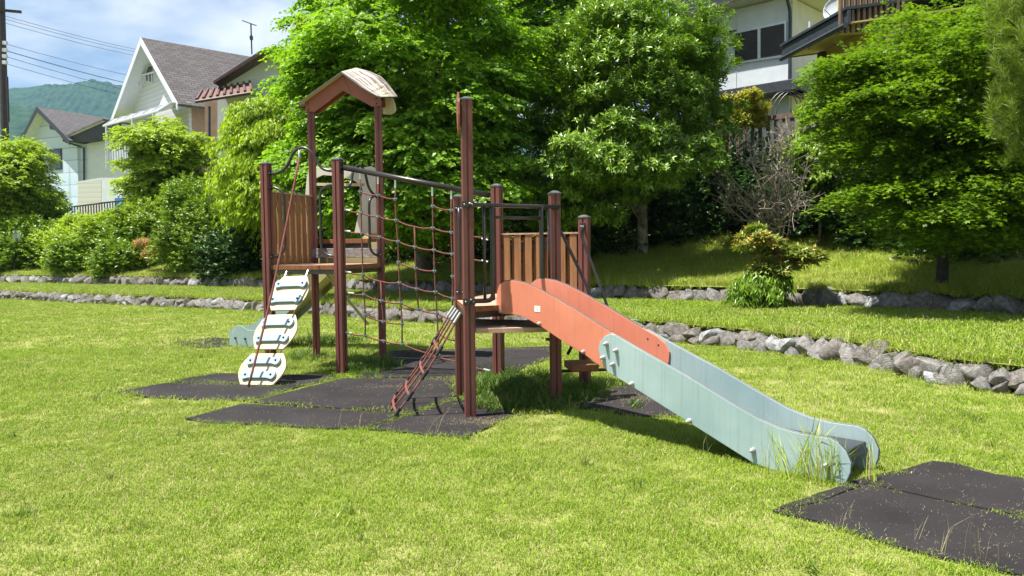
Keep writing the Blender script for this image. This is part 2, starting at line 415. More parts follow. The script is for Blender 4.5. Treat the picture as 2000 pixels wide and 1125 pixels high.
def raw_mesh(name, verts, quads=None, tris=None, m=None):
    """fast mesh from numpy arrays"""
    me = bpy.data.meshes.new(name)
    nv = len(verts); me.vertices.add(nv); me.vertices.foreach_set("co", np.ascontiguousarray(verts, dtype=np.float32).ravel())
    fa = []; sizes = []
    if quads is not None and len(quads): fa.append(np.asarray(quads).ravel()); sizes.append(np.full(len(quads), 4))
    if tris is not None and len(tris): fa.append(np.asarray(tris).ravel()); sizes.append(np.full(len(tris), 3))
    if fa:
        li = np.concatenate(fa).astype(np.int32); sz = np.concatenate(sizes).astype(np.int32)
        me.loops.add(len(li)); me.loops.foreach_set("vertex_index", li)
        st = np.concatenate([[0], np.cumsum(sz)[:-1]]).astype(np.int32)
        me.polygons.add(len(sz)); me.polygons.foreach_set("loop_start", st)
        try: me.polygons.foreach_set("loop_total", sz)
        except Exception: pass
    me.update(calc_edges=True)
    if m: me.materials.append(MT[m] if isinstance(m, str) else m)
    return me
def in_poly(x, y, poly):
    inside = np.zeros(len(x), bool); n = len(poly)
    for i in range(n):
        x1, y1 = poly[i][0], poly[i][1]; x2, y2 = poly[(i + 1) % n][0], poly[(i + 1) % n][1]
        c = ((y1 > y) != (y2 > y)) & (x < (x2 - x1) * (y - y1) / (y2 - y1 + 1e-12) + x1)
        inside ^= c
    return inside
rng = np.random.default_rng(7)

# ================================================================== SETTING
# ---- lawn sheet reaching the horizon
b = MB(); b.add([(-2700, -60, 0), (2700, -60, 0), (2700, 2200, 0), (-2700, 2200, 0)], [(0, 1, 2, 3)])
tag(b.build("lawn", 'turf'), kind="structure")

W1PX = [(-700, 553), (-160, 576), (0, 583), (120, 590), (250, 596), (400, 603), (510, 608), (640, 616), (780, 627), (890, 633), (1010, 641), (1150, 651), (1270, 661),
        (1430, 678), (1586, 698), (1700, 717), (1790, 737), (1880, 755), (1985, 769), (2130, 790), (2400, 832), (2760, 890)]
W1 = [gnd(*p) for p in W1PX]
TZ, W2H = 0.27, 0.30
W2PX = [(-700, 539), (-160, 549), (0, 552), (100, 554), (250, 557), (480, 562), (700, 568), (950, 576), (1190, 584), (1300, 587), (1440, 592), (1600, 598), (1750, 604), (1900, 611), (2000, 617), (2200, 632), (2500, 655), (2780, 678)]
W2 = [gnd(p[0], p[1], TZ) for p in W2PX]
def resample(poly, step):
    out = []; carry = 0.0
    for a, c in zip(poly[:-1], poly[1:]):
        L = (c - a).length; t = carry
        while t < L: out.append(a + (c - a) * (t / L)); t += step
        carry = t - L
    return out
def poly_at(poly, x):
    """point of a polyline by its bearing x/y"""
    for a, c in zip(poly[:-1], poly[1:]):
        if a.x / a.y <= x <= c.x / c.y:
            t = (x * a.y - a.x) / ((c.x - a.x) - x * (c.y - a.y)); return a + (c - a) * t
    return (poly[0] if x < poly[0].x / poly[0].y else poly[-1]).copy()
BEAR = np.linspace(-1.1, 1.15, 170)
KROW = [(1.0, TZ + W2H), (1.05, .68), (1.12, .85), (1.22, 1.1), (1.33, 1.45), (1.45, 1.85), (1.62, 2.25), (1.85, 2.6), (2.3, 3.0), (3.2, 3.8), (6, 6.0), (12, 9)]
def bank_z(k):
    for (k0, z0), (k1, z1) in zip(KROW[:-1], KROW[1:]):
        if k0 <= k <= k1: return z0 + (z1 - z0) * (k - k0) / (k1 - k0)
    return KROW[-1][1]
def ground_z(x, y):
    """height of the built ground under a point"""
    w = x / max(y, .1)
    a, c = poly_at(W1, w), poly_at(W2, w)
    if y < a.y: return 0.0
    if y < c.y: return TZ
    return bank_z(y / c.y)
# terrace
vs = []; fs = []
for i, w in enumerate(BEAR):
    a, c = poly_at(W1, w), poly_at(W2, w)
    for k in range(7):
        t = k / 6; p = a.lerp(c, t); vs.append((p.x, p.y, TZ - .015 + .02 * math.sin(i * .9 + k * 2.1) * (0 < k < 6)))
for i in range(len(BEAR) - 1):
    for k in range(6): j = i * 7 + k; fs.append((j, j + 7, j + 8, j + 1))
b = MB(); b.add(vs, fs); o = b.build("terrace", 'turf', smooth=True); tag(o, kind="structure")
# bank rising behind the upper wall
vs = []; fs = []; nk = len(KROW)
for i, w in enumerate(BEAR):
    c = poly_at(W2, w)
    for k, (kk, z) in enumerate(KROW):
        vs.append((c.x * kk, c.y * kk, z + (.06 * math.sin(i * 1.7 + k * 3) if 0 < k < 8 else 0)))
for i in range(len(BEAR) - 1):
    for k in range(nk - 1): j = i * nk + k; fs.append((j, j + nk, j + nk + 1, j + 1))
b = MB(); b.add(vs, fs); o = b.build("bank", 'bankturf', smooth=True); tag(o, kind="structure")

# ---- wooded hills far behind
def hill(name, D, ridge, depth, zbase, seed, m):
    r2 = np.random.default_rng(seed)
    nx, ny = 420, 90
    x0, x1 = ridge[0][0], ridge[-1][0]
    xa, xb = (-40 - 1000) / FPX * D, (330 - 1000) / FPX * D * 1.2
    xs = np.concatenate([np.linspace(x0, xa, 40, endpoint=False), np.linspace(xa, xb, 300, endpoint=False), np.linspace(xb, x1, 80)]); hs = np.interp(xs, [p[0] for p in ridge], [p[1] for p in ridge])
    t = np.linspace(0, 1, ny)
    Xg = np.repeat(xs[:, None], ny, 1); Yg = D + np.repeat(t[None], nx, 0) * depth
    prof = np.sin(np.clip(t * 1.02, 0, 1) * math.pi / 2) ** .9
    Zg = zbase + (hs[:, None] - zbase) * prof[None]
    for sc, am in ((190, 16), (75, 8)):
        Zg += am * np.sin(Xg / sc + 1.3 * np.sin(Yg / sc * 1.2)) * np.cos(Yg / sc * .8 + Xg / sc * .35) * prof[None]
    cell = 12.0   # tree crowns as bumps
    jx = r2.random((400, 400)); jy = r2.random((400, 400)); jh = r2.random((400, 400))
    ci = np.floor(Xg / cell).astype(int); cj = np.floor(Yg / cell).astype(int); best = np.full(Xg.shape, -1e9)
    for a in (-1, 0, 1):
        for c in (-1, 0, 1):
            i = ci + a; j = cj + c; ii = i % 400; jj = j % 400
            d2 = ((Xg - (i + jx[ii, jj]) * cell) ** 2 + (Yg - (j + jy[ii, jj]) * cell) ** 2) / (cell * .62) ** 2
            best = np.maximum(best, (2 + 6 * jh[ii, jj]) * np.sqrt(np.clip(1 - d2, 0, 1)))
    Zg += np.maximum(best, 0) + r2.normal(0, .5, Xg.shape)
    v = np.stack([Xg, Yg, Zg], -1).reshape(-1, 3)
    idx = np.arange(nx * ny).reshape(nx, ny)
    q = np.stack([idx[:-1, :-1], idx[1:, :-1], idx[1:, 1:], idx[:-1, 1:]], -1).reshape(-1, 4)
    me = raw_mesh(name, v, q, m=m)
    o = bpy.data.objects.new(name, me); COL.objects.link(o)
    return o
MT['hillwood'] = mat("hill_forest", (.012, .035, .012), (.045, .09, .02), 0.95, .08, spec=.05, c3=(.075, .12, .025), coords='Object', detail=8)
def hz(px, py, D): p = atd(px, py + 30, D); return (p.x, p.z)
tag(hill("hill", 1720, [hz(-700, 200, 2000), hz(-150, 170, 2000), hz(20, 140, 2000), hz(60, 143, 2000), hz(110, 148, 2000), hz(150, 152, 2000), hz(190, 144, 2000), hz(225, 150, 2000), hz(300, 165, 2000), hz(500, 190, 2000), hz(900, 210, 2000), hz(1500, 230, 2000), hz(2600, 220, 2000)], 280, 6, 3, 'hillwood'), kind="structure")
tag(hill("hill", 1160, [hz(-700, 150, 1350), hz(-100, 165, 1350), hz(10, 168, 1350), hz(60, 180, 1350), hz(120, 205, 1350), hz(180, 235, 1350), hz(300, 262, 1350), hz(900, 300, 1350), hz(2600, 300, 1350)], 190, 5, 11, 'hillwood'), kind="structure")

# ================================================================== RUBBER TILES
TILES = {
 'a': [(222, 769), (325, 750), (590, 757), (485, 785), (380, 783), (295, 779)],
 'b': [(327, 749), (360, 741), (425, 731), (640, 735), (665, 738), (592, 756)],
 'c': [(487, 788), (668, 741), (887, 741), (893, 778), (803, 809), (640, 799)],
 'd': [(360, 821), (474, 791), (640, 801), (801, 811), (713, 841), (625, 840), (510, 833), (400, 829)],
 'e': [(718, 842), (893, 780), (1005, 802), (1002, 815), (937, 845), (912, 857), (852, 855), (780, 847)],
 'f': [(694, 739), (760, 687), (900, 683), (898, 740)],
 'g': [(902, 683), (1085, 678), (1082, 700), (1000, 728), (900, 741)],
 'h': [(337, 670), (420, 661), (455, 663), (452, 677), (405, 681), (360, 678)],
 'i': [(1121, 796), (1180, 765), (1240, 745), (1330, 752), (1340, 818), (1220, 814)],
 'j': [(1332, 752), (1420, 757), (1445, 785), (1342, 818)],
 'k': [(1509, 1002), (1570, 979), (1644, 953), (1696, 934), (1764, 921), (1819, 904), (1868, 909), (1942, 930), (2000, 938), (2120, 960), (2120, 1041), (2000, 1015), (1954, 1004), (1899, 994), (1825, 978), (1761, 963), (1694, 948), (1600, 985)],
 'l': [(1509, 1003), (1600, 987), (1693, 950), (1760, 965), (1824, 980), (1898, 996), (1953, 1006), (2000, 1017), (2120, 1043), (2160, 1165), (1960, 1122), (1899, 1108), (1807, 1087), (1745, 1071), (1672, 1047), (1592, 1022), (1531, 1010)],
}
TILEW = {}
def tile_root(keys, root):
    for k in keys:
        pts = [gnd(*p) for p in TILES[k]]; TILEW[k] = pts
        cx = sum(p.x for p in pts) / len(pts); cy = sum(p.y for p in pts) / len(pts)
        # slightly frayed outline
        out = []
        for p, q in zip(pts, pts[1:] + pts[:1]):
            n = max(1, int((q - p).length / .12))
            for i in range(n):
                w = p.lerp(q, i / n); j = .010 if i else .004
                out.append(Vector((w.x + random.uniform(-j, j), w.y + random.uniform(-j, j), .004)))
        bb = MB(); bb.prism([Vector((p.x - (p.x - cx) * .006, p.y - (p.y - cy) * .006, .002)) for p in out], (0, 0, .014))
        bb.build("rubber_tile", 'mat', root)
random.seed(3)
for keys in (('a', 'b', 'c', 'd', 'e'), ('f', 'g'), ('h',), ('i', 'j'), ('k', 'l')):
    r0 = empty("rubber_safety_surface"); r0["kind"] = "structure"; tile_root(keys, r0)

# ================================================================== PLAY STRUCTURE
PH2, PH1, L = -0.3748, -0.333, 0.9248
u2 = V2((math.cos(PH2), math.sin(PH2))); v2 = V2((-u2.y, u2.x))
u1 = V2((math.cos(PH1), math.sin(PH1))); v1 = V2((-u1.y, u1.x))
PF = V2((-0.4841, 7.1441)); PHH = PF + u2 * L; PG = PF + v2 * L; PI_ = PHH + v2 * L
PE = PF + V2((math.cos(PH2 - math.pi / 3), math.sin(PH2 - math.pi / 3))) * L
PA = V2((-2.7482, 8.8016)); PB = PA + u1 * L; PC = PA + v1 * L; PD = PB + v1 * L
play = empty("play_structure", (PB.x, PB.y, 0))
tag(play, "brown-red post play structure with orange and teal slide, rope net and roofed lookout", "playground")
def part(mb, name, m, smooth=False, bevel=0.0, parent=None):
    o = mb.build(name, m, None, smooth, bevel)
    if parent is None: adopt(o, play)
    else: o.parent = parent; o.matrix_parent_inverse = Matrix.Translation(play.location).inverted() if False else parent.matrix_parent_inverse.copy()
    return o
def sub(mb, name, m, par, smooth=False, bevel=0.0):
    """sub-part: mesh already in world coordinates, child of a part with no own transform"""
    o = mb.build(name, m, None, smooth, bevel); o.parent = par
    o.matrix_parent_inverse = (Matrix.Translation(play.location)).inverted() @ Matrix.Translation(play.location)
    return o
# parts keep identity local transforms relative to the root, so children meshes share its coordinates
def post(P, s, zt, yaw):
    h = s / 2; g = s * .085; dp = s * .13; c = s * .07
    side = [(-h + c, -h), (-g, -h), (-g, -h + dp), (g, -h + dp), (g, -h), (h - c, -h)]
    prof = []
    for k in range(4):
        rot = Matrix.Rotation(k * math.pi / 2, 2)
        prof += [rot @ Vector(p) for p in side]
    ry = Matrix.Rotation(yaw, 2)
    pts = []
    for p in prof:
        q = ry @ p; pts.append(Vector((P.x + q.x, P.y + q.y, -.05)))
    o = part(MB().prism(pts, (0, 0, zt + .05)), "post", 'post')
    cb = MB(); hh = h + .004
    ring = [ry @ Vector(p) for p in ((-hh, -hh), (hh, -hh), (hh, hh), (-hh, hh))]
    ti = [ry @ Vector(p) * .35 for p in ((-hh, -hh), (hh, -hh), (hh, hh), (-hh, hh))]
    vs = [(P.x + q.x, P.y + q.y, zt) for q in ring] + [(P.x + q.x, P.y + q.y, zt + .012) for q in ring] + [(P.x + q.x, P.y + q.y, zt + .032) for q in ti]
    cb.add(vs, [(3, 2, 1, 0), (8, 9, 10, 11)] + [(i, (i + 1) % 4, 4 + (i + 1) % 4, 4 + i) for i in range(4)] + [(4 + i, 4 + (i + 1) % 4, 8 + (i + 1) % 4, 8 + i) for i in range(4)])
    sub(cb, "post_cap", 'cap', o)
    return o
ZE = onpl(911, 197, PE, (1, 0)).z
Y2 = PH2 + R(30); Y1 = PH1 + R(30)
posts = {}
for n, P, s, z, yw in (('A', PA, .098, 2.327, PH1), ('B', PB, .098, 2.332, PH1), ('C', PC, .088, 3.12, Y1), ('D', PD, .088, 3.12, Y1),
                       ('E', PE, .089, ZE, Y2), ('F', PF, .09, 1.828, Y2), ('G', PG, .1, 1.991, PH2), ('H', PHH, .092, 1.828, Y2), ('I', PI_, .1, 1.651, PH2)):
    posts[n] = post(P, s, z, yw)
def P3(p, z): return Vector((p.x, p.y, z))

# ---- decks
def plank_deck(name, poly, along, ztop, th, w, gap=.006):
    """planks along a direction, clipped to a convex outline; each plank a sub-part"""
    al = V2(along).normalized(); ac = V2((-al.y, al.x))
    def clip(pg, n, d):
        out = []
        for i in range(len(pg)):
            p, q = pg[i], pg[(i + 1) % len(pg)]; a, c = p.dot(n) - d, q.dot(n) - d
            if a >= 0: out.append(p)
            if a * c < 0: out.append(p + (q - p) * (a / (a - c)))
        return out
    lo = min(p.dot(ac) for p in poly); hi = max(p.dot(ac) for p in poly)
    fr = MB(); cen = sum(poly, Vector((0, 0))) / len(poly)
    fr.prism([P3(cen + (p - cen) * .985, ztop - th - .05) for p in poly], (0, 0, .047))
    base = part(fr, name, 'steel')
    n = max(1, round((hi - lo) / w)); w = (hi - lo) / n
    for i in range(n):
        pg = clip(clip(list(poly), ac, lo + i * w + gap / 2), -ac, -(lo + (i + 1) * w - gap / 2))
        if len(pg) >= 3:
            pk = MB().prism([P3(p, ztop - th) for p in pg], (0, 0, th + random.uniform(-.002, .002))); pk.mi[1] = 1
            sub(pk, "plank", ['wood', 'woodtop'], base)
    return base
ex = .035
def grow(poly, e):
    c = sum(poly, Vector((0, 0))) / len(poly); return [p + (p - c).normalized() * e for p in poly]
deck1 = plank_deck("deck", grow([PA, PB, PD, PC], .03), u1, 1.2, .05, .13)
deck2 = plank_deck("deck", grow([PF, PHH, PI_, PG], .03), u2, .9, .042, .13)
deck3 = plank_deck("deck", grow([PE, PHH, PF], .05), u2, .898, .042, .13)
# counter shelf under the triangular deck
sh = [onpl(929, 632, PE + V2((0, -.02)), (1, 0)), onpl(1062, 632, PE + V2((0, -.02)), (1, .10))]
zs = .725
q0, q1 = V2((sh[0].x, sh[0].y)), V2((sh[1].x + .03, sh[1].y))
part(MB().prism([P3(q0, zs - .04), P3(q1, zs - .04), P3(PHH - u2 * .1, zs - .04), P3(PF + u2 * .12, zs - .04)], (0, 0, .04)), "shelf", 'woodtop', bevel=.003)

# ---- slat fences
def slat_fence(p, q, z0, z1, n, sw, mname, back=True):
    d = (q - p).normalized(); nrm = V2((-d.y, d.x)); ln = (q - p).length - .1; yaw = math.atan2(d.y, d.x)
    m0 = p + d * .05
    rail = MB()
    mid = m0 + d * ln / 2
    rail.box(P3(mid, z1 + .008), (ln, .05, .016), yaw)
    base = part(rail, "fence_panel", 'woodtop')
    for zz in (z1 - .12, z0 + .08): sub(MB().box(P3(mid + nrm * .014, zz), (ln, .012, .04), yaw), "fence_rail", 'steel', base)
    for i in range(n):
        c = m0 + d * (ln * (i + .5) / n)
        sub(MB().box(P3(c - nrm * .006, (z0 + z1) / 2), (sw, .022, z1 - z0), yaw), "slat", mname, base, bevel=.002)
        if back and i < n - 1:
            c2 = m0 + d * (ln * (i + 1) / n)
            sub(MB().box(P3(c2 + nrm * .036, (z0 + z1) / 2 - .01), (sw * .55, .018, z1 - z0 - .03), yaw), "slat", 'wood', base)
    return base
slat_fence(PA, PC, 1.21, 2.02, 7, .084, 'woodslat', False)
slat_fence(PG, PI_, .92, 1.5, 7, .072, 'woodslat')

# ---- steel tube work
def bracket(P, yaw, z, off, dirn=None, w=.07, h=.05):
    """plate with two bolts on a post face; yaw = direction the face looks to"""
    n = V2((math.cos(yaw), math.sin(yaw))); t = V2((-n.y, n.x)); c = P + n * off
    pl = part(MB().box(P3(c, z), (.012, w, h), yaw), "bracket", 'steel', bevel=.003)
    for k in (-1, 1): sub(MB().dome(P3(c + n * .006 + t * k * w * .3, z), P3(n, 0), .008, .007, 8, 3), "bolt", 'bolt', pl, smooth=True)
def tube(pts, r, name="tube", m='steel', n=5, seg=10):
    return part(MB().tube(spline(pts, n), r, seg), name, m, smooth=True)
# arch between the two front posts, the rope hangs from its top
AB = [onpl(x, y, PA, u1) for x, y in ((527, 338), (541, 338), (556, 330), (566, 314), (573, 299), (584, 290), (597, 289.5), (610, 299), (619, 315), (629, 328), (642, 333), (655, 333))]
tube(AB, .017, "arch_rail")
for P, yw in ((PA, PH1), (PB, PH1 + math.pi)): bracket(P, yw, AB[0].z if P is PA else AB[-1].z, .052)
def dhandle(P, d, z0, z1, reach, r=.015):
    """D shaped grab rail standing off a post in the direction d"""
    pts = [P3(P + d * .03, z1), P3(P + d * (reach * .55), z1 - .005), P3(P + d * (reach * .92), z1 - .06), P3(P + d * reach, z1 - .16),
           P3(P + d * reach, (z0 + z1) / 2), P3(P + d * reach, z0 + .16), P3(P + d * (reach * .92), z0 + .06), P3(P + d * (reach * .55), z0 + .005), P3(P + d * .03, z0)]
    tube(pts, r, "grab_rail")
    yw = math.atan2(d.y, d.x)
    bracket(P, yw, z1, .05); bracket(P, yw, z0, .05)
dhandle(PA, u1, 1.30, 2.07, .23); dhandle(PB, -u1, 1.30, 2.07, .23)
dhandle(PD, -v1, 1.30, 2.0, .26)
Zb = onpl(680, 366, PB, v1).z
tube([P3(PB + v1 * .04, Zb), P3(PB + v1 * .18, Zb), P3(PB + v1 * .27, Zb + .06), P3(PB + v1 * .33, Zb + .2), P3(PB + v1 * .46, Zb + .27), P3(PB + v1 * .58, Zb + .2), P3(PB + v1 * .66, Zb + .04), P3(PB + v1 * .78, Zb - .04), P3(PB + v1 * .9, Zb - .04)], .015, "arch_rail")
# pole that carries the net, from tower to tower
NB = PB + u1 * .05; NG = PG - u2 * .05
pl0 = onpl(669, 327, NB, NG - NB); pl1 = onpl(956, 381.5, NB, NG - NB)
part(MB().tube([pl0, pl1], .029, 14), "net_pole", 'steel', smooth=True)
bracket(PB, PH1, pl0.z, .05, h=.13)
# guard frame over the slide: E to H
dEH = (PHH - PE).normalized(); nEH = V2((dEH.y, -dEH.x))
fp = PE + nEH * .05
def eh(x, y): return onpl(x, y, fp, dEH)
tube([eh(915, 399.5), eh(960, 401), eh(1092, 404)], .018, "guard_rail", n=2)
vt = lambda x: eh(x, 402)
v2t, v1t, v3t, v4t = vt(960.8), vt(945), vt(1057), vt(1071.5)
zlow = eh(940, 588).z
tube([eh(918, 588), Vector((v2t.x - dEH.x * .06, v2t.y - dEH.y * .06, zlow)), Vector((v2t.x - dEH.x * .012, v2t.y - dEH.y * .012, zlow + .02)), Vector((v2t.x, v2t.y, zlow + .07)), v2t], .019, "guard_loop", n=6)
tube([eh(1088, 588), Vector((v3t.x + dEH.x * .06, v3t.y + dEH.y * .06, zlow)), Vector((v3t.x + dEH.x * .012, v3t.y + dEH.y * .012, zlow + .02)), Vector((v3t.x, v3t.y, zlow + .07)), v3t], .019, "guard_loop", n=6)
for q in (v1t, v4t): part(MB().tube([Vector((q.x, q.y, zlow + .01)), q], .013, 8), "baluster", 'steel', smooth=True)
zc2 = eh(1000, 425).z
part(MB().tube([Vector((v2t.x, v2t.y, zc2)), Vector((v3t.x, v3t.y, zc2))], .013, 8), "cross_bar", 'steel', smooth=True)
for P, zz in ((PE, eh(925, 399.5).z), (PE, zlow)): bracket(P, Y2 - math.pi / 2, zz, .05, w=.1, h=.05)
bracket(PHH, Y2 - math.pi / 2, eh(1088, 404).z, .05, w=.06, h=.05)
dhandle(PF, (PE - PF).normalized(), .97, 1.73, .1)
# stair rails
tube([P3(PI_ - v2 * .05, 1.57), P3(PI_ - v2 * .1 + u2 * .02, 1.56), onpl(1136, 462, PI_ - v2 * .1, u2), onpl(1160, 525, PI_ - v2 * .12, u2), onpl(1184, 592, PI_ - v2 * .14, u2), onpl(1188, 625, PI_ - v2 * .14, u2), P3(PI_ - v2 * .1 + u2 * .06, .42)], .014, "hand_rail")
bracket(PI_, PH2 - math.pi / 2, 1.57, .052, w=.05, h=.07)
tube([P3(PHH + v2 * .05, 1.52), P3(PHH + v2 * .08 + u2 * .03, 1.5), onpl(1108, 478, PHH + v2 * .1, u2), onpl(1150, 570, PHH + v2 * .1, u2), onpl(1153, 600, PHH + v2 * .1, u2), P3(PHH + v2 * .1 + u2 * .08, .42)], .014, "hand_rail")
# steps
for k, (zz, out) in enumerate(((.6, .03), (.31, .12))):
    c = (PHH + PI_) / 2 + u2 * out - v2 * .08
    part(MB().box(P3(c, zz - .03), (.25, .34, .06), R(8)), "step", 'wood', bevel=.004)
    part(MB().box(P3(c, zz - .075), (.48, .05, .022), R(8)), "step_support", 'steel')

# ---- slide one
N0 = PE + dEH * .28; F0 = PE + dEH * .707
nend = gnd(1652, 948); fend = gnd(1718, 925)
ds = (V2(nend) - N0).normalized(); ps = V2((-ds.y, ds.x))
NP = N0; WS = .39
def np_(x, y): return onpl(x, y, NP, ds)
TOPO = [(969, 609), (969.5, 585), (970.4, 570), (974.8, 557), (985, 549), (1002, 547.5), (1023, 551.5), (1046, 560.5), (1087, 583), (1134, 611), (1193, 648.5), (1222, 666), (1238, 680), (1247, 698), (1246, 718), (1238, 738)]
BOTO = [(1226, 746), (1177, 718), (1140, 692), (1099, 667), (1055, 637), (1020, 618), (999, 614), (979, 613)]
TEALT = [(1176, 702), (1171, 684), (1174, 668), (1184, 656), (1195, 651.5), (1204, 654), (1245, 678), (1293, 705.5), (1345, 734.5), (1396, 766), (1444, 795), (1485, 818.5), (1524, 835), (1565, 846), (1604, 852), (1623, 855), (1639, 863.5), (1655, 881), (1664.5, 904), (1663, 923), (1654, 943), (1640, 952), (1600, 955), (1560, 951)]
TEALB = [(1514, 927), (1474, 904), (1348, 824.5), (1236, 754), (1190, 727)]
slide = None
org = [np_(x, y) for x, y in TOPO + BOTO]
tea = [np_(x, y) for x, y in TEALT + TEALB]
for p in tea: p.z = max(p.z, .004)
ps3 = Vector((ps.x, ps.y, 0))
# chute bed between the two sides
bedpts = []
_a, _b = np_(1177, 718), np_(1474, 904)
def _s(p): return (V2(p) - NP).dot(ds)
s_end = _s(np_(1664, 890)) - .07
def _zb(q): return _a.z + (_b.z - _a.z) * (q - _s(_a)) / (_s(_b) - _s(_a)) + .05
for q in np.linspace(.0, s_end, 30):
    z_ = sum(min(.885, max(.175, _zb(q + e))) for e in (-.16, -.08, 0, .08, .16)) / 5
    bedpts.append(Vector((NP.x + ds.x * q, NP.y + ds.y * q, z_)))
bed = MB()
n = len(bedpts)
vs = []
for p in bedpts:
    for off, dz in ((.012, 0), (WS - .012, 0)): vs.append(p + ps3 * off)
vs2 = [v - Vector((0, 0, .03)) for v in vs]
fs = [(2 * i, 2 * i + 2, 2 * i + 3, 2 * i + 1) for i in range(n - 1)]
fs2 = [(2 * n + 2 * i + 1, 2 * n + 2 * i + 3, 2 * n + 2 * i + 2, 2 * n + 2 * i) for i in range(n - 1)]
ends = [(0, 1, 2 * n + 1, 2 * n), (2 * n - 1, 2 * n - 2, 4 * n - 2, 4 * n - 1)]
sidef = [(2 * i, 2 * n + 2 * i, 2 * n + 2 * i + 2, 2 * i + 2) for i in range(n - 1)] + [(2 * i + 1, 2 * i + 3, 2 * n + 2 * i + 3, 2 * n + 2 * i + 1) for i in range(n - 1)]
bed.add(vs + vs2, fs + fs2 + ends + sidef)
e0 = bedpts[-1]
bed.box(e0 + ps3 * (WS / 2) - Vector((ds.x, ds.y, 0)) * .01 - Vector((0, 0, .035)), (.03, WS - .03, .065), math.atan2(ds.y, ds.x))
slide = part(bed, "slide", 'bed'); slide["label"] = "long straight slide with orange upper and teal lower sides"
def side_panel(out, mname, off, th):
    return sub(MB().prism([p + ps3 * off for p in out], ps3 * th), "side_panel", [mname], slide, bevel=.004)
side_panel(org, 'orange', 0.0, .014); side_panel(tea, 'teal', -.0165, .0155)
side_panel(org, 'orange', WS - .014, .014); side_panel(tea, 'teal', WS + .001, .0155)
def edge_strip(out, off, idx):
    return sub(MB().tube([out[i] + ps3 * off for i in idx], .0062, 6), "edge_trim", 'edge', slide)
edge_strip(tea, -.009, range(5, 22)); edge_strip(tea, WS + .009, range(5, 22))
edge_strip(org, .007, range(3, 11)); edge_strip(org, WS - .007, range(3, 11))
for x, y in ((1188, 671), (1207, 684), (1182, 698), (1201, 711), (1238, 749), (1350, 821), (1474, 878), (1618, 908)):
    c = np_(x, y); sub(MB().dome(c - ps3 * .0165, -ps3, .0175, .042, 12, 5), "bolt_cap", 'knob', slide, smooth=True)
for x, y in ((1140, 687), (1054, 632), (979, 607)):
    c = np_(x, y); sub(MB().dome(c, -ps3, .0165, .026, 12, 5), "bolt_cap", 'knob', slide, smooth=True)
for x, y in ((1265, 661.5), (1286, 673.5)):
    c = onpl(x, y, NP + ps * (WS - .014), ds); sub(MB().dome(c, -ps3, .008, .004, 10, 3), "bolt_cap", 'steel', slide, smooth=True)
st = [np_(x, y) - ps3 * .001 for x, y in ((1044, 597), (1055.5, 598), (1055.5, 609.5), (1044, 608.5))]
sk = sub(MB().prism(st, -ps3 * .0012), "sticker", 'white', slide)
sp = MB()
for fx, fy, w, h in ((.2, .25, .2, .12), (.5, .3, .3, .05), (.25, .55, .5, .05), (.25, .7, .4, .05)):
    a = st[0].lerp(st[1], fx).lerp(st[3].lerp(st[2], fx), fy); c2 = st[0].lerp(st[1], fx + w).lerp(st[3].lerp(st[2], fx + w), fy)
    d3 = st[0].lerp(st[1], fx + w).lerp(st[3].lerp(st[2], fx + w), fy + h); e3 = st[0].lerp(st[1], fx).lerp(st[3].lerp(st[2], fx), fy + h)
    sp.add([q - ps3 * .0016 for q in (a, c2, d3, e3)], [(0, 1, 2, 3)])
sub(sp, "sticker_print", 'inkblue', slide)

# ---- curved slide behind the lookout tower
Sx = (PC + PD) / 2 + v1 * .5 - u1 * .2
path = []
r_c = .52
for k in range(9):
    a = (math.pi / 2) * k / 8
    p = Sx + v1 * (r_c * math.sin(a)) - u1 * (r_c * (1 - math.cos(a))); path.append((p, (v1 * math.cos(a) - u1 * math.sin(a))))
endp = Sx + v1 * r_c - u1 * r_c
for k in range(1, 12): path.append((endp - u1 * (1.68 * k / 11), -u1))
npth = len(path); lens = [0]
for i in range(1, npth): lens.append(lens[-1] + (path[i][0] - path[i - 1][0]).length)
tot = lens[-1]
def zprof(t):
    q = (1 - t) * tot
    return min(1.48, .14 + .05 * min(q, .4) + max(0, q - .4) * .8)
ch = MB(); hw = .24
def swept(section):
    vs = []; m = len(section)
    for i, (p, d) in enumerate(path):
        nn = V2((-d.y, d.x)); z = zprof(lens[i] / tot)
        for o_, dz in section: q = p + nn * o_; vs.append((q.x, q.y, max(.03, z + dz)))
    return vs, [(i * m + k, i * m + (k + 1) % m, (i + 1) * m + (k + 1) % m, (i + 1) * m + k) for i in range(npth - 1) for k in range(m)] + [tuple(range(m - 1, -1, -1)), tuple(range((npth - 1) * m, npth * m))]
v_, f_ = swept([(-hw, -.03), (hw, -.03), (hw, 0), (-hw, 0)]); ch.add(v_, f_)
slide2 = part(ch, "slide", 'ochre'); slide2["label"] = "curved slide behind the lookout with cream upper and teal lower sides"
for sgn in (-1, 1):
    for rng_, mm in (((0, 11), 'ochre'), ((10, npth - 1), 'teal')):
        vs = []; fs = []
        idx = list(range(rng_[0], rng_[1] + 1))
        for i in idx:
            p, d = path[i]; nn = V2((-d.y, d.x)); z = zprof(lens[i] / tot); t = lens[i] / tot
            top = z + (.15 if t > .7 else .22); bot = max(.02, z - .12)
            if i == npth - 1: top = z + .1
            for o_ in (sgn * hw, sgn * (hw + .016)):
                q = p + nn * o_; vs += [(q.x, q.y, bot), (q.x, q.y, top)]
        for k in range(len(idx) - 1):
            a, c = k * 4, (k + 1) * 4
            fs += [(a, a + 1, c + 1, c), (a + 2, c + 2, c + 3, a + 3), (a + 1, a + 3, c + 3, c + 1), (a, c, c + 2, a + 2)]
        fs += [(0, 2, 3, 1)]; k = (len(idx) - 1) * 4; fs += [(k, k + 1, k + 3, k + 2)]
        sub(MB().add(vs, fs), "side_panel", mm, slide2)
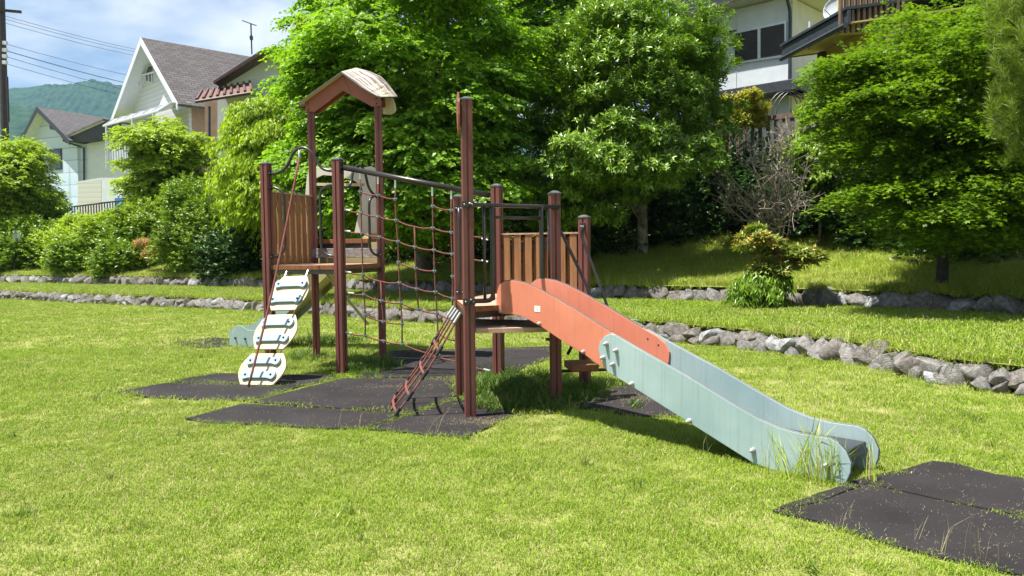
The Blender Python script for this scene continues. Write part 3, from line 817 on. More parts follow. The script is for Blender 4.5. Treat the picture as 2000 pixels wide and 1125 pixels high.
# rounded teal end piece seen beside the climbing boards
pl_p = path[-1][0] - v1 * (hw + .02)
ex_ = [onpl(x, y, pl_p, u1) for x, y in ((453, 664), (453.5, 652), (457, 641), (462.5, 635.5), (469, 635), (475, 639), (483, 644), (493, 645.5), (503, 643), (513, 638), (530, 630), (545, 622), (560, 618), (560, 655), (540, 665), (520, 677), (500, 681), (480, 681.5), (467, 681), (460, 675))]
for p in ex_: p.z = max(p.z, .01)
pe = sub(MB().prism(ex_, (v1.x * .016, v1.y * .016, 0)), "side_panel", 'teal', slide2, bevel=.004)
for x, y in ((460, 660), (479, 661.5), (498.5, 660)):
    c = onpl(x, y, pl_p, u1); sub(MB().dome(c, (-v1.x, -v1.y, 0), .016, .03, 10, 4), "bolt_cap", 'black', slide2, smooth=True)
# cream entrance hood of the curved slide
hp = PC + v1 * .42
def hd(x, y): return onpl(x, y, hp, u1)
outl = [hd(*p) for p in ((590, 456), (593, 420), (599, 345), (604, 330), (612, 326), (640, 328), (690, 329), (715, 326), (724, 324.5), (732, 328), (737, 345), (742, 400), (744, 456),
                          (692, 456), (703, 400), (708, 372), (705, 362), (690, 352), (660, 344), (630, 342), (617, 348), (612, 372), (611, 420), (611, 456))]
hood = part(MB().prism(outl, (v1.x * .018, v1.y * .018, 0)), "slide_hood", 'hood', bevel=.003)
sub(MB().prism([hd(*p) for p in ((611, 357), (712, 358), (712, 363.5), (611, 362.5))], (v1.x * .015, v1.y * .015, 0)), "hood_bar", 'cream', hood)
# raised landing behind the lookout deck, riser and weathered beam
c0 = (PC + PD) / 2 + v1 * .28 - u1 * .09
part(MB().box(P3(c0, 1.5 - .03), (L - .2, .5, .055), PH1), "landing", 'wood', bevel=.003)
part(MB().box(P3(c0, 1.5 - .085), (L - .22, .48, .05), PH1), "landing_frame", 'steel')
part(MB().box(P3((PC + PD) / 2 + v1 * .06, 1.32), (L - .08, .02, .27), PH1), "riser_panel", 'ochre')
part(MB().box(P3((PC + PD) / 2 - v1 * .06, onpl(700, 494, (PC + PD) / 2, u1).z), (L + .0, .07, .115), PH1), "beam", 'greywood', bevel=.006)
for s_ in (-1, 1):
    part(MB().tube([P3((PC + PD) / 2 + v1 * .1 + u1 * s_ * .42, 1.14), P3(Sx + v1 * .5 + u1 * s_ * .1, .35)], .02, 8), "slide_strut", 'cream')

# ---- lookout roof
def cd(x, y, off): return onpl(x, y, PC + v1 * off, u1)
fas = [(596, 217.5), (595.5, 200), (665.3, 142.5), (742.5, 189), (744.5, 203), (741, 207), (726, 208), (669.3, 177), (613.5, 218.5)]
fo = [cd(x, y, -.062) for x, y in fas]
roof = part(MB().prism(fo, (v1.x * .016, v1.y * .016, 0)), "roof", 'fascia', bevel=.003); roof["label"] = "peaked roof with brown fascia boards and streaked grey sheets"
sub(MB().prism([p + Vector((v1.x * .11, v1.y * .11, 0)) for p in fo], (v1.x * .016, v1.y * .016, 0)), "fascia_board", 'fascia', roof)
# the lighter folded facet at the ridge
fc = [cd(x, y, -.064) for x, y in ((664.5, 143), (667, 143.5), (686, 182), (676, 178.5), (668, 176.5), (664, 177.5))]
sub(MB().prism(fc, (-v1.x * .003, -v1.y * .003, 0)), "ridge_facet", 'fascia', roof)
def sheet(front, back, name, mats):
    nn = len(front); mb = MB(); th = Vector((0, 0, -.016))
    top = [a for p in zip(front, back) for a in p]
    vs = top + [p + th for p in top]; m2 = 2 * nn
    fs = [(2 * i, 2 * i + 2, 2 * i + 3, 2 * i + 1) for i in range(nn - 1)]
    mb.add(vs, fs)
    mb.cur = 1
    mb.f += [(m2 + 2 * i + 1, m2 + 2 * i + 3, m2 + 2 * i + 2, m2 + 2 * i) for i in range(nn - 1)]; mb.mi += [1] * (nn - 1)
    ed = [(2 * i, m2 + 2 * i, m2 + 2 * i + 2, 2 * i + 2) for i in range(nn - 1)] + [(2 * i + 1, 2 * i + 3, m2 + 2 * i + 3, m2 + 2 * i + 1) for i in range(nn - 1)] + [(0, 1, m2 + 1, m2), (m2 - 2, 2 * m2 - 2, 2 * m2 - 1, m2 - 1)]
    mb.f += ed; mb.mi += [2] * len(ed)
    o = sub(mb, name, mats, roof); uv = o.data.uv_layers.new(name="uv")
    for l_ in o.data.loops:
        i = l_.vertex_index % m2; uv.data[l_.index].uv = (i % 2, (i // 2) / (nn - 1))
    return o
rf = [cd(x, y, -.14) for x, y in ((665.5, 140), (685, 154), (705, 169), (722, 179), (735, 186), (745, 188.5))]
rb = [cd(x, y, .30) for x, y in ((696, 132), (720, 138.5), (744, 149), (757, 162), (769, 178), (776.5, 188))]
sheet(rf, rb, "roof_sheet", ['roofwood', 'cream', 'edge'])
lf = [cd(x, y, -.14) for x, y in ((665.5, 140), (640, 158), (612, 178), (590, 194), (583, 201), (583.5, 207))]
lb_ = [p + Vector((v1.x * .34, v1.y * .34, .02)) for p in lf]
sheet(lf[::-1], lb_[::-1], "roof_sheet", ['roofwood', 'cream', 'edge'])
fl = [cd(x, y, .22) for x, y in ((745, 189), (766, 190), (771, 203), (773, 214), (770, 220), (763, 223.5), (748, 223))]
sub(MB().prism(fl, (v1.x * .016, v1.y * .016, 0)), "roof_skirt", 'cream', roof)
for x, y in ((601, 203), (602.5, 214), (735, 192), (735.5, 202.5)): sub(MB().dome(cd(x, y, -.0625), (-v1.x, -v1.y, 0), .011, .008, 8, 3), "bolt", 'steel', roof)

# ---- emblem plate on the tall post
ln = V2((math.cos(Y2 + math.pi), math.sin(Y2 + math.pi))); lt_ = V2((-ln.y, ln.x))
pc = PE + ln * .055
em = [(-.02, ZE - .27), (.03, ZE - .22), (.07, ZE - .16), (.11, ZE - .04), (.10, ZE + .0), (.04, ZE + .01), (.03, ZE + .06), (-.02, ZE + .065), (-.04, ZE + .01), (-.07, ZE - .02), (-.08, ZE - .12), (-.05, ZE - .2)]
part(MB().prism([P3(pc - lt_ * (a + .0), z) for a, z in em], P3(ln * .016, 0)), "emblem_plate", 'fascia', bevel=.003)

# ---- climbing boards and rope
top_p = onpl(580, 528, PA - v1 * .05, u1); bot_p = gnd(499, 755)
ax = (bot_p - top_p); axl = ax.length; ax.normalize()
sidev = Vector((u1.x, u1.y, 0)); sidev = (sidev - ax * sidev.dot(ax)).normalized(); bn = ax.cross(sidev).normalized()
if bn.y > 0: bn = -bn
BL = [(.075, .52), (.575, 1.0), (1.05, axl - .02)]
boards = []
for k, (s0, s1) in enumerate(BL):
    ln_ = s1 - s0; out = []
    for t in np.linspace(0, 1, 9): out.append((-(.15 + .02 * k + .085 * math.sin(math.pi * t)), s0 + ln_ * t))
    for t in np.linspace(1, 0, 9): out.append((.15 + .02 * k + .085 * math.sin(math.pi * t), s0 + ln_ * t))
    pts = [top_p + sidev * a + ax * s_ for a, s_ in out]
    bd = part(MB().prism(pts, -bn * .02), "climbing_board", 'cream', bevel=.004); boards.append(bd)
    for fr in (.27, .72):
        cc = top_p + ax * (s0 + ln_ * fr) + bn * .003
        prof = []
        for a_ in np.linspace(math.pi * .62, math.pi * 1.38, 7): prof.append((-.15 + .05 * math.cos(a_), .055 * math.sin(a_)))
        for xx in np.linspace(-.105, .105, 5): prof.append((xx, -.036))
        for a_ in np.linspace(-math.pi * .38, math.pi * .38, 7): prof.append((.15 + .05 * math.cos(a_), .055 * math.sin(a_)))
        for xx in np.linspace(.105, -.105, 5): prof.append((xx, .036))
        pp = [cc + sidev * a - ax * c for a, c in prof]
        fh = sub(MB().prism(pp, bn * .028), "foothold", 'bluegrey', bd, bevel=.003)
        for sx in (-1, 1): sub(MB().dome(cc + sidev * sx * .15 + bn * .028, bn, .013, .012, 8, 3), "bolt", 'black', bd, smooth=True)
for sx in (-1, 1):
    part(MB().tube([top_p + sidev * sx * .135 - bn * .01 + ax * .0, top_p + sidev * sx * .135 - bn * .01 + ax * .12], .009, 6), "hanger", 'ferrule')
for sx in (-1, 1):
    for s_ in ((.50, .60), (.98, 1.08)):
        part(MB().tube([top_p + sidev * sx * .145 - bn * .012 + ax * s_[0], top_p + sidev * sx * .145 - bn * .012 + ax * s_[1]], .009, 6), "link_rope", 'rope')
rp = AB[5] + Vector((0, 0, -.012)); rb_ = gnd(484, 759)
rope_pts = [rp + Vector((0, 0, -.09)) + (rb_ - rp - Vector((0, 0, -.09))) * t + Vector((0, .0, -.12 * math.sin(math.pi * t))) for t in np.linspace(0, 1, 14)]
part(MB().tube(rope_pts, .0125, 8), "climbing_rope", 'rope', smooth=True)
part(MB().tube([rp, rp + Vector((0, 0, -.13))], .012, 8), "rope_ferrule", 'ferrule', smooth=True)

# ---- climbing net between the towers
NPL = NB; ND = NG - NB
def z6(x, y): return onpl(640 + x / 3.75, 300 + y / 3.75, NPL, ND)
def z7(x, y): return onpl(640 + x / 3.75, 560 + y / 3.75, NPL, ND)
gA = onpl(953, 468.5, NPL, ND); gB = onpl(953, 511.5, NPL, ND); gC = onpl(957, 724.5, NPL, ND)
rows = [
 [z6(125, 410), z6(245, 432), z6(370, 462), z6(500, 487), z6(635, 535), z6(770, 545), z6(905, 577), gA + Vector((0, 0, .02))],
 [z6(125, 565), z6(248, 582), z6(380, 610), z6(515, 643), z6(640, 683), z6(778, 706), z6(910, 735), gB],
 [z6(130, 865), z6(258, 885), z6(388, 937), z6(525, 945), z6(652, 990), z6(790, 1013), z6(915, 1060)],
 [z7(150, 45), z7(268, 58), z7(395, 103), z7(535, 120), z7(665, 165), z7(800, 195), z7(920, 240), z7(1000, 262)],
 [z7(135, 335), z7(275, 357), z7(412, 397), z7(545, 420), z7(745, 490), z7(930, 545), gC],
 [z6(240, 280), z6(370, 305), z6(495, 333)], [z6(770, 385), z6(905, 415)], [z6(515, 795), z6(645, 840), z6(780, 860)],
 [z7(275, 208), z7(408, 255), z7(545, 270)], [z7(810, 345), z7(930, 395)],
]
cols = [
 [z6(238, 140), z6(240, 280), z6(245, 432), z6(248, 582), z6(258, 885), z6(265, 1032), z7(275, 208), z7(275, 357)],
 [z6(368, 175), z6(370, 305), z6(370, 462), z6(380, 610)], [z6(388, 937), z7(395, 103), z7(408, 255), z7(412, 397)],
 [z6(495, 205), z6(495, 333), z6(500, 487), z6(515, 643), z6(520, 795), z6(525, 945), z7(535, 120), z7(545, 270), z7(545, 420)],
 [z6(635, 535), z6(640, 683), z6(645, 840), z6(652, 990), z7(665, 165)],
 [z6(766, 260), z6(770, 385), z6(770, 545), z6(778, 706), z6(782, 860), z6(790, 1013), z7(800, 195), z7(808, 345), z7(812, 500)],
 [z6(905, 285), z6(905, 415), z6(905, 577), z6(910, 735), z6(915, 900), z6(915, 1060), z7(915, 240)],
]
net = MB()
for r_ in rows:
    q = []
    for a, c in zip(r_[:-1], r_[1:]):
        for t in (0, .25, .5, .75): q.append(a.lerp(c, t) - Vector((0, 0, .012 * math.sin(math.pi * t))))
    net.tube(q + [r_[-1]], .0085, 6)
for c_ in cols: net.tube(c_, .0085, 6)
net_o = part(net, "climbing_net", 'rope', smooth=True)
seen = []
for c_ in cols:
    for p in c_[1:]:
        if all((p - s_).length > .02 for s_ in seen):
            seen.append(p)
            sub(MB().tube([p - Vector((0, 0, .02)), p + Vector((0, 0, .02))], .0145, 8).tube([p - Vector((ND.x, ND.y, 0)).normalized() * .02, p + Vector((ND.x, ND.y, 0)).normalized() * .02], .013, 8), "rope_joint", 'clamp', net_o)
for c_ in (cols[0], cols[1], cols[3], cols[5], cols[6]):
    sub(MB().tube([c_[0] + Vector((0, 0, .03)), c_[0] - Vector((0, 0, .07))], .011, 8), "ferrule", 'ferrule', net_o)
for p, q in ((rows[0][0], rows[0][1]), (rows[1][0], rows[1][1]), (rows[2][0], rows[2][1]), (rows[3][0], rows[3][1]), (rows[4][0], rows[4][1]), (gA, rows[0][-2]), (gB, rows[1][-2]), (gC, rows[4][-2])):
    d = (q - p).normalized(); sub(MB().tube([p, p + d * .07], .011, 8), "ferrule", 'ferrule', net_o)

# ---- short rope ladder up to the triangular deck
dEF = (PF - PE).normalized(); ofs = V2((-dEF.y, dEF.x)) * .07
tops = [P3(PE + ofs + dEF * t * L, .83) for t in (.1, .36, .62, .88)]
bots = [gnd(x, y) for x, y in ((766, 818), (760, 806), (759, 794), (763, 783))]
lad = MB()
for a, c in zip(tops, bots): lad.tube([a.lerp(c, t) - Vector((0, 0, .05 * math.sin(math.pi * t))) for t in np.linspace(0, 1, 8)], .0085, 6)
lad_o = part(lad, "rope_ladder", 'rope', smooth=True)
def lp(i, t): return tops[i].lerp(bots[i], t) - Vector((0, 0, .05 * math.sin(math.pi * t)))
for t in (.30, .52, .74, .93):
    sub(MB().tube([lp(i, t) for i in range(4)], .0125, 8), "rung", 'rope', lad_o, smooth=True)
    for i in (0, 3):
        d = (bots[i] - tops[i]).normalized()
        sub(MB().tube([lp(i, t) - d * .045, lp(i, t) + d * .045], .0155, 8), "rung_sleeve", 'black', lad_o)
for i in range(4):
    d = (bots[i] - tops[i]).normalized(); sub(MB().tube([tops[i] - d * .02, tops[i] + d * .08], .0125, 8), "ferrule", 'ferrule', lad_o)
# ================================================================== STONE WALLS
def stone_mesh(seed, m):
    r2 = random.Random(seed); bm = bmesh.new()
    bmesh.ops.create_icosphere(bm, subdivisions=3, radius=1.0)
    planes = []
    for i in range(11):
        n = Vector((r2.gauss(0, 1), r2.gauss(0, 1), r2.gauss(0, 1))).normalized(); planes.append((n, r2.uniform(.5, .8)))
    ph = r2.uniform(0, 9)
    for v in bm.verts:
        for n, d in planes:
            e = v.co.dot(n) - d
            if e > 0: v.co -= n * e * .92
        v.co *= 1 + .035 * math.sin(v.co.x * 7 + ph) * math.cos(v.co.z * 6 + ph) + r2.uniform(-.012, .012)
    me = bpy.data.meshes.new("stone"); bm.to_mesh(me); bm.free()
    me.polygons.foreach_set("use_smooth", [True] * len(me.polygons))
    try: me.set_sharp_from_angle(angle=R(32))
    except Exception: pass
    me.materials.append(MT[m]); return me
STM = [stone_mesh(i, ('stone', 'stone2', 'stone', 'stone2', 'stone', 'stone3', 'stone2')[i % 7]) for i in range(21)]
def stone_wall(poly, zb, h, label, seed, wmin, wmax, small):
    r2 = random.Random(seed)
    root = empty("stone_wall", (poly[len(poly) // 2].x, poly[len(poly) // 2].y, zb)); tag(root, label, "wall")
    vs = []; fs = []
    for p in poly: k = 1 + .10 / math.hypot(p.x, p.y); vs += [(p.x * k, p.y * k, zb - .05), (p.x * k, p.y * k, zb + h - .05), (p.x * k * 1.02, p.y * k * 1.02, zb + h - .03)]
    for i in range(len(poly) - 1): fs += [(3 * i, 3 * i + 3, 3 * i + 4, 3 * i + 1), (3 * i + 1, 3 * i + 4, 3 * i + 5, 3 * i + 2)]
    adopt(MB().add(vs, fs).build("soil_backing", 'soil'), root)
    def put(c, tang, w, hh, dp, zc):
        o = bpy.data.objects.new("stone", r2.choice(STM)); COL.objects.link(o)
        o.location = Vector((c.x, c.y, zc)) - root.location
        o.rotation_euler = (r2.uniform(-.25, .25), r2.uniform(-.35, .35), math.atan2(tang.y, tang.x) + r2.choice((0, math.pi)) + r2.uniform(-.15, .15))
        o.scale = (w / 1.45, dp / 1.4, hh / 1.4); o.parent = root
    seg = 0; pos = 0.0
    while seg < len(poly) - 1:
        a, c = poly[seg], poly[seg + 1]; Ls = (c - a).length
        if pos > Ls: pos -= Ls; seg += 1; continue
        t = (c - a).normalized(); w = r2.uniform(wmin, wmax) * (1 if r2.random() < .8 else .7); p = a + t * (pos + w / 2)
        hh = h * r2.uniform(.78, 1.08); back = Vector((p.x, p.y, 0)).normalized() * r2.uniform(.05, .1)
        low = small and r2.random() < .55
        put(p + back, t, w * 1.26, hh * (.86 if low else 1.08), r2.uniform(.28, .36), zb + (h * .48 if low else h * .34) + r2.uniform(-.015, .01))
        if low: put(p - Vector((p.x, p.y, 0)).normalized() * .05, t, w * .8, h * .5, .24, zb + h * .13)
        pos += w * .93
stone_wall(W1, 0, TZ, "low rough stone edging wall between the lawn and the first grass terrace", 5, .2, .36, True)
stone_wall(W2, TZ, W2H, "upper rough stone edging wall at the foot of the shrub bank", 9, .24, .4, False)

# ================================================================== VEGETATION
def unit(a): return a / np.maximum(np.linalg.norm(a, axis=-1, keepdims=True), 1e-9)
def leaf_arrays(base, dr, nrm, ln, wd, fold=.12, droop=.12):
    """folded diamond leaves"""
    dr = unit(dr); sd = unit(np.cross(dr, nrm)); nr = unit(np.cross(sd, dr))
    ln = ln[:, None]; wd = wd[:, None]
    mid = base + dr * ln * .45
    v = np.stack([base, mid + sd * wd * .5 + nr * wd * fold, base + dr * ln - nr * ln * droop, mid - sd * wd * .5 + nr * wd * fold], 1)
    n = len(base); i = np.arange(n) * 4
    tr = np.concatenate([np.stack([i, i + 1, i + 2], 1), np.stack([i, i + 2, i + 3], 1)])
    return v.reshape(-1, 3), tr
def star_arrays(base, dr, nrm, size):
    """five lobed maple leaves"""
    dr = unit(dr); sd = unit(np.cross(dr, nrm)); n = len(base); out = []; s = size[:, None]
    ctr = base + dr * s * .35
    angs = [-2.0, -1.05, 0, 1.05, 2.0]; lens = [.55, .85, 1.0, .85, .55]
    vs = [ctr]
    for a, l in zip(angs, lens):
        d = dr * math.cos(a) + sd * math.sin(a); e = -dr * math.sin(a) + sd * math.cos(a)
        vs += [ctr + d * s * l * .6 - nrm * s * .08 * l, ctr + d * s * l * .22 + e * s * .13, ctr + d * s * l * .22 - e * s * .13]
    v = np.stack(vs, 1); i = np.arange(n) * 16
    tr = []
    for k in range(5): o_ = 1 + 3 * k; tr += [np.stack([i, i + o_ + 2, i + o_], 1), np.stack([i, i + o_, i + o_ + 1], 1)]
    return v.reshape(-1, 3), np.concatenate(tr)
def lobes_of(c, rad, n, rl, flat, r2, lo=.5, zmin=-1.0):
    d = unit(r2.normal(size=(n * 3, 3))); d = d[d[:, 2] > zmin][:n]; k = r2.uniform(lo, .97, (len(d), 1))
    cen = np.array(c) + d * np.array(rad) * k
    r = rl * r2.uniform(.65, 1.25, (len(d), 1)); return cen, np.concatenate([r, r, r * flat], 1)
def anchors(cen, rad, per, r2, lo=.35, flip=True):
    m = len(cen); d = unit(r2.normal(size=(m, per, 3)))
    if flip: d[..., 2] = np.where(d[..., 2] < -.35, -d[..., 2] * .6, d[..., 2]); d = unit(d)
    k = r2.uniform(lo, 1, (m, per, 1)) ** .6
    return (cen[:, None] + d * rad[:, None] * k).reshape(-1, 3), d.reshape(-1, 3)
UP = np.array([0, 0, 1.0])
def sprays(a, d, nl, tl, ll, lw, r2, style, crown_c):
    """twigs with leaves; returns leaf base, direction, normal, length, width"""
    n = len(a); out = unit(a - np.array(crown_c) + 1e-6); out = unit(out * .7 + d * .6 + r2.normal(0, .25, (n, 3)))
    if style in ('layer', 'maple'): t = unit(out * np.array([1, 1, .12]) + UP * r2.normal(-.12, .12, (n, 1)))
    elif style == 'willow': t = unit(out * np.array([1, 1, .3]) - UP * r2.uniform(.1, .6, (n, 1)))
    elif style == 'whorl': t = unit(out + UP * .5)
    else: t = unit(out + UP * .3)
    j = np.arange(nl); f = (j + .5) / nl; sg = np.where(j % 2 == 0, 1.0, -1.0)
    sd = unit(np.cross(t, UP + r2.normal(0, .15, (n, 3))))
    base = a[:, None] + t[:, None] * (f[None, :, None] * tl) - UP * (f[None, :, None] ** 2) * tl * (.22 if style in ('layer', 'maple', 'willow') else 0)
    if style == 'whorl':
        w = r2.uniform(0, 6.28, (n, 1)) + j[None] * 2.4; b2 = np.cross(t, sd)
        rd = sd[:, None] * np.cos(w)[..., None] + b2[:, None] * np.sin(w)[..., None]
        dr = rd * .85 + t[:, None] * r2.uniform(.25, .8, (n, nl, 1)); nm = unit(t[:, None] * .8 - rd * .4 + UP * .3 + r2.normal(0, .15, (n, nl, 3)))
    else:
        dr = t[:, None] * .55 + sd[:, None] * sg[None, :, None] * .8 + r2.normal(0, .22, (n, nl, 3))
        if style == 'willow': dr = dr * .6 - UP * r2.uniform(.5, 1.1, (n, nl, 1))
        elif style == 'layer': dr = dr - UP * r2.uniform(0, .45, (n, nl, 1))
        nm = UP + r2.normal(0, .33 if style in ('layer', 'maple') else .6, (n, nl, 3)) + (out[:, None] * .6 if style != 'maple' else 0)
        nm = np.broadcast_to(nm, (n, nl, 3))
    base = base + r2.normal(0, .012, base.shape)
    L_ = ll * r2.uniform(.65, 1.2, (n, nl)); W_ = lw * r2.uniform(.75, 1.2, (n, nl))
    return base.reshape(-1, 3), dr.reshape(-1, 3), unit(nm.reshape(-1, 3)), L_.ravel(), W_.ravel()
def limb_tubes(mb, base, cen, r0, r2, k=8):
    """trunk is separate; limbs wander from the trunk axis to lobe centres"""
    for c in cen[:k]:
        s = Vector(base) + Vector((0, 0, max(.2, (c[2] - base[2]) * r2.uniform(.3, .65)))); e = Vector(c)
        m1 = s.lerp(e, .5) + Vector(r2.normal(0, .08, 3)) + Vector((0, 0, .12))
        mb.tube(spline([s, m1, e], 4), [r0 * (1 - .8 * t / 8) for t in range(9)], 6)
def plant(name, label, cat, base, trunk_top, tr, lobes, leaf, mname, group=None, bark='bark', per=40, nl=12, tl=.4, style='round', seed=1, limbs=8, crown_name="crown", stems=1):
    r2 = np.random.default_rng(seed); cen, rad = lobes
    root = empty(name, base); tag(root, label, cat, group)
    a, d = anchors(cen, rad, per, r2, .35, style != 'round'); cc = cen.mean(0); cc[2] -= .4
    bs, dr, nm, L_, W_ = sprays(a, d, nl, tl, leaf[0], leaf[1], r2, style, cc)
    if style == 'maple': v, t = star_arrays(bs, dr, nm, L_)
    else: v, t = leaf_arrays(bs, dr, nm, L_, W_)
    me = raw_mesh(crown_name, v - np.array(base), tris=t, m=mname)
    o = bpy.data.objects.new(crown_name, me); COL.objects.link(o); o.parent = root
    if tr > 0:
        bv = Vector(base)
        for sidx in range(stems):
            off = Vector((r2.normal(0, .12), r2.normal(0, .12), 0)) if stems > 1 else Vector((0, 0, 0))
            pts = [bv + off * .3 - Vector((0, 0, .1)), bv + off * .5 + Vector((r2.normal(0, .03), 0, (trunk_top - base[2]) * .35)), bv + off + Vector((r2.normal(0, .06), r2.normal(0, .05), (trunk_top - base[2]) * .7)), bv + off * 1.5 + Vector((r2.normal(0, .1), 0, trunk_top - base[2]))]
            sp_ = spline(pts, 4); n_ = len(sp_)
            tk = MB().tube(sp_, [tr * (1.12 - .65 * i / n_) for i in range(n_)], 10)
            adopt(tk.build("trunk", bark, smooth=True), root)
        for c in cen[:limbs]:
            lb = MB(); limb_tubes(lb, base, [c], tr * .42, r2, 1); adopt(lb.build("limb", bark, smooth=True), root)
    return root
MT['lf_katsura'] = leafmat("leaf_fresh_green", (0.05, 0.13, 0.008), (0.25, 0.43, 0.03), .5, .4)
MT['lf_lime'] = leafmat("leaf_lime", (0.11, 0.2, 0.01), (0.4, 0.54, 0.03), .45, .45)
MT['lf_ever'] = leafmat("leaf_evergreen", (.04, .11, .01), (.2, .33, .025), .25, .3)
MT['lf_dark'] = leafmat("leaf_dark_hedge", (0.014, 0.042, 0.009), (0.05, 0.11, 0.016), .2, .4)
MT['lf_bush'] = leafmat("leaf_bush", (.055, .12, .01), (.23, .35, .025), .3, .35)
MT['lf_shrub'] = leafmat("leaf_shrub_light", (.12, .21, .012), (.38, .5, .04), .4, .45)
MT['lf_maple'] = leafmat("leaf_maple", (0.022, 0.065, 0.006), (0.2, 0.33, 0.02), .45, .45)
MT['lf_yellow'] = leafmat("leaf_yellow", (0.16, 0.19, 0.012), (0.42, 0.38, 0.03), .4, .45)
MT['lf_rhodo'] = leafmat("leaf_rhododendron", (.06, .12, .02), (.33, .39, .07), .25, .35, hue=(.5, .26, .06), world_noise=3)
MT['lf_orange'] = leafmat("leaf_orange_azalea", (.16, .13, .04), (.45, .26, .09), .3, .4)
MT['needle'] = leafmat("pine_needle", (.08, .14, .015), (.24, .32, .04), .3, .4)
def gz(x, y): return ground_z(x, y)
def PX(px, py, D): p = atd(px, py, D); return (p.x, p.y, p.z)
def ell(px, py, D, rpx, rpy, ry=None):
    """ellipsoid seen at a pixel with pixel radii, at distance D"""
    c = PX(px, py, D); k = D / FPX
    return c, (rpx * k, ry or rpx * k, rpy * k)
r_ = lambda s: np.random.default_rng(s)
def join(*ls): return np.concatenate([l[0] for l in ls]), np.concatenate([l[1] for l in ls])
def base_at(px, D): x = (px - 1000) / FPX * D; return (x, D, gz(x, D))

# big fresh green tree behind the towers
c, rad = ell(800, 150, 18.4, 255, 330, 2.7)
lb = join(lobes_of(c, rad, 140, .8, .5, r_(1)), lobes_of(PX(678, 210, 17.8), (.8, 1.1, 1.8), 24, .62, .5, r_(2)), lobes_of(PX(810, 340, 16.9), (2.7, .8, 1.6), 84, .58, .5, r_(61), .3))
plant("broadleaf_tree", "large fresh green layered tree rising behind the roofed lookout tower", "tree", base_at(830, 20.3), 5.6, .2, lb, (.11, .086), 'lf_katsura', per=70, nl=13, tl=.54, style='layer', seed=3, limbs=16)
# lime green willow-leaved tree on its left
c, rad = ell(508, 325, 23.6, 60, 155, 1.4)
lb = join(lobes_of(c, rad, 60, .62, .75, r_(4), .3), lobes_of(PX(645, 130, 23.6), (.5, 1.1, 1.6), 22, .55, .6, r_(5)))
plant("broadleaf_tree", "lime green drooping-leaved tree left of the lookout tower posts", "tree", base_at(525, 24.2), 5.0, .11, lb, (.15, .062), 'lf_lime', per=58, nl=13, tl=.5, style='willow', seed=6, limbs=10)
# dense evergreen with the pale trunk, right of the towers
c, rad = ell(1235, 195, 18, 185, 205, 2.1)
lb = join(lobes_of(c, rad, 115, .6, .65, r_(7)), lobes_of(PX(1340, 160, 17.6), (.8, .8, 1.2), 14, .45, .6, r_(8)), lobes_of(PX(1130, 400, 17.2), (1.1, .7, .6), 12, .45, .6, r_(9)), lobes_of(PX(1225, 320, 16.2), (2.0, .5, .8), 44, .42, .6, r_(98), .2))
bx = gnd(1256, 521, .85)
plant("broadleaf_tree", "dense whorled-leaf evergreen tree with pale lichened trunk right of the slat fence", "tree", (bx.x, bx.y, gz(bx.x, bx.y) - .05), 4.6, .135, lb, (.13, .046), 'lf_ever', bark='barkpale', per=54, nl=11, tl=.16, style='whorl', seed=10, limbs=18)
# trees further back that close the gaps
for (px, py, D, rx, rz, lab, sd_) in ((960, 40, 27, 170, 220, "tall tree crown in the gap behind the tall net post", 11), (770, 40, 28, 150, 250, "darker tree behind the lookout roof", 12), (1150, 60, 26, 150, 190, "slender tree crown just left of the pale-trunked evergreen", 13)):
    c, rad = ell(px, py, D, rx, rz, 2.0)
    plant("broadleaf_tree", lab, "tree", base_at(px, D + .4), 6, .15, lobes_of(c, rad, 70, 1.0, .5, r_(sd_)), (.16, .12), 'lf_katsura', "trees behind the play structure", per=42, nl=11, tl=.55, style='layer', seed=sd_, limbs=8)
# dark understory
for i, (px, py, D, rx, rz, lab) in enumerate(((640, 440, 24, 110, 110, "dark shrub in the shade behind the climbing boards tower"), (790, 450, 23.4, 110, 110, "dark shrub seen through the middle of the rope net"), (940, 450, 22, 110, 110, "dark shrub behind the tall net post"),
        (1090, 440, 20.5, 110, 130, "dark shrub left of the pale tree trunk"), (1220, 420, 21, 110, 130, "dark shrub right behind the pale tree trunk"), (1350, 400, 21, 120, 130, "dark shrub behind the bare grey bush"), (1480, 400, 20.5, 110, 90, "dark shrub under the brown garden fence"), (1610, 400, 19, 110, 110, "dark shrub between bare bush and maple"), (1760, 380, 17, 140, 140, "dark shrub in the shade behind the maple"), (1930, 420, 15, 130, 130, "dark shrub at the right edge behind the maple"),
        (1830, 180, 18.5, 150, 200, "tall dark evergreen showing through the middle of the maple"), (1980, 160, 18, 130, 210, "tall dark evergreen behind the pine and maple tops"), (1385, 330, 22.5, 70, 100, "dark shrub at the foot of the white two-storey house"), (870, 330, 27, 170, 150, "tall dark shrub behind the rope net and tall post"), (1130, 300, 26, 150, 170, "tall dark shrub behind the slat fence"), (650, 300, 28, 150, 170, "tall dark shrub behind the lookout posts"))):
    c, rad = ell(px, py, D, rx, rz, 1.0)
    plant("shrub", lab, "shrub", base_at(px, D + .3), 1.8, .03, lobes_of(c, rad, max(40, int(rx * rz / 330)), .55, .75, r_(20 + i), .35), (.13, .065), 'lf_dark', "dark shrubs under the trees", bark='barkdark', per=34, nl=9, tl=.3, style='round', seed=20 + i, limbs=3)
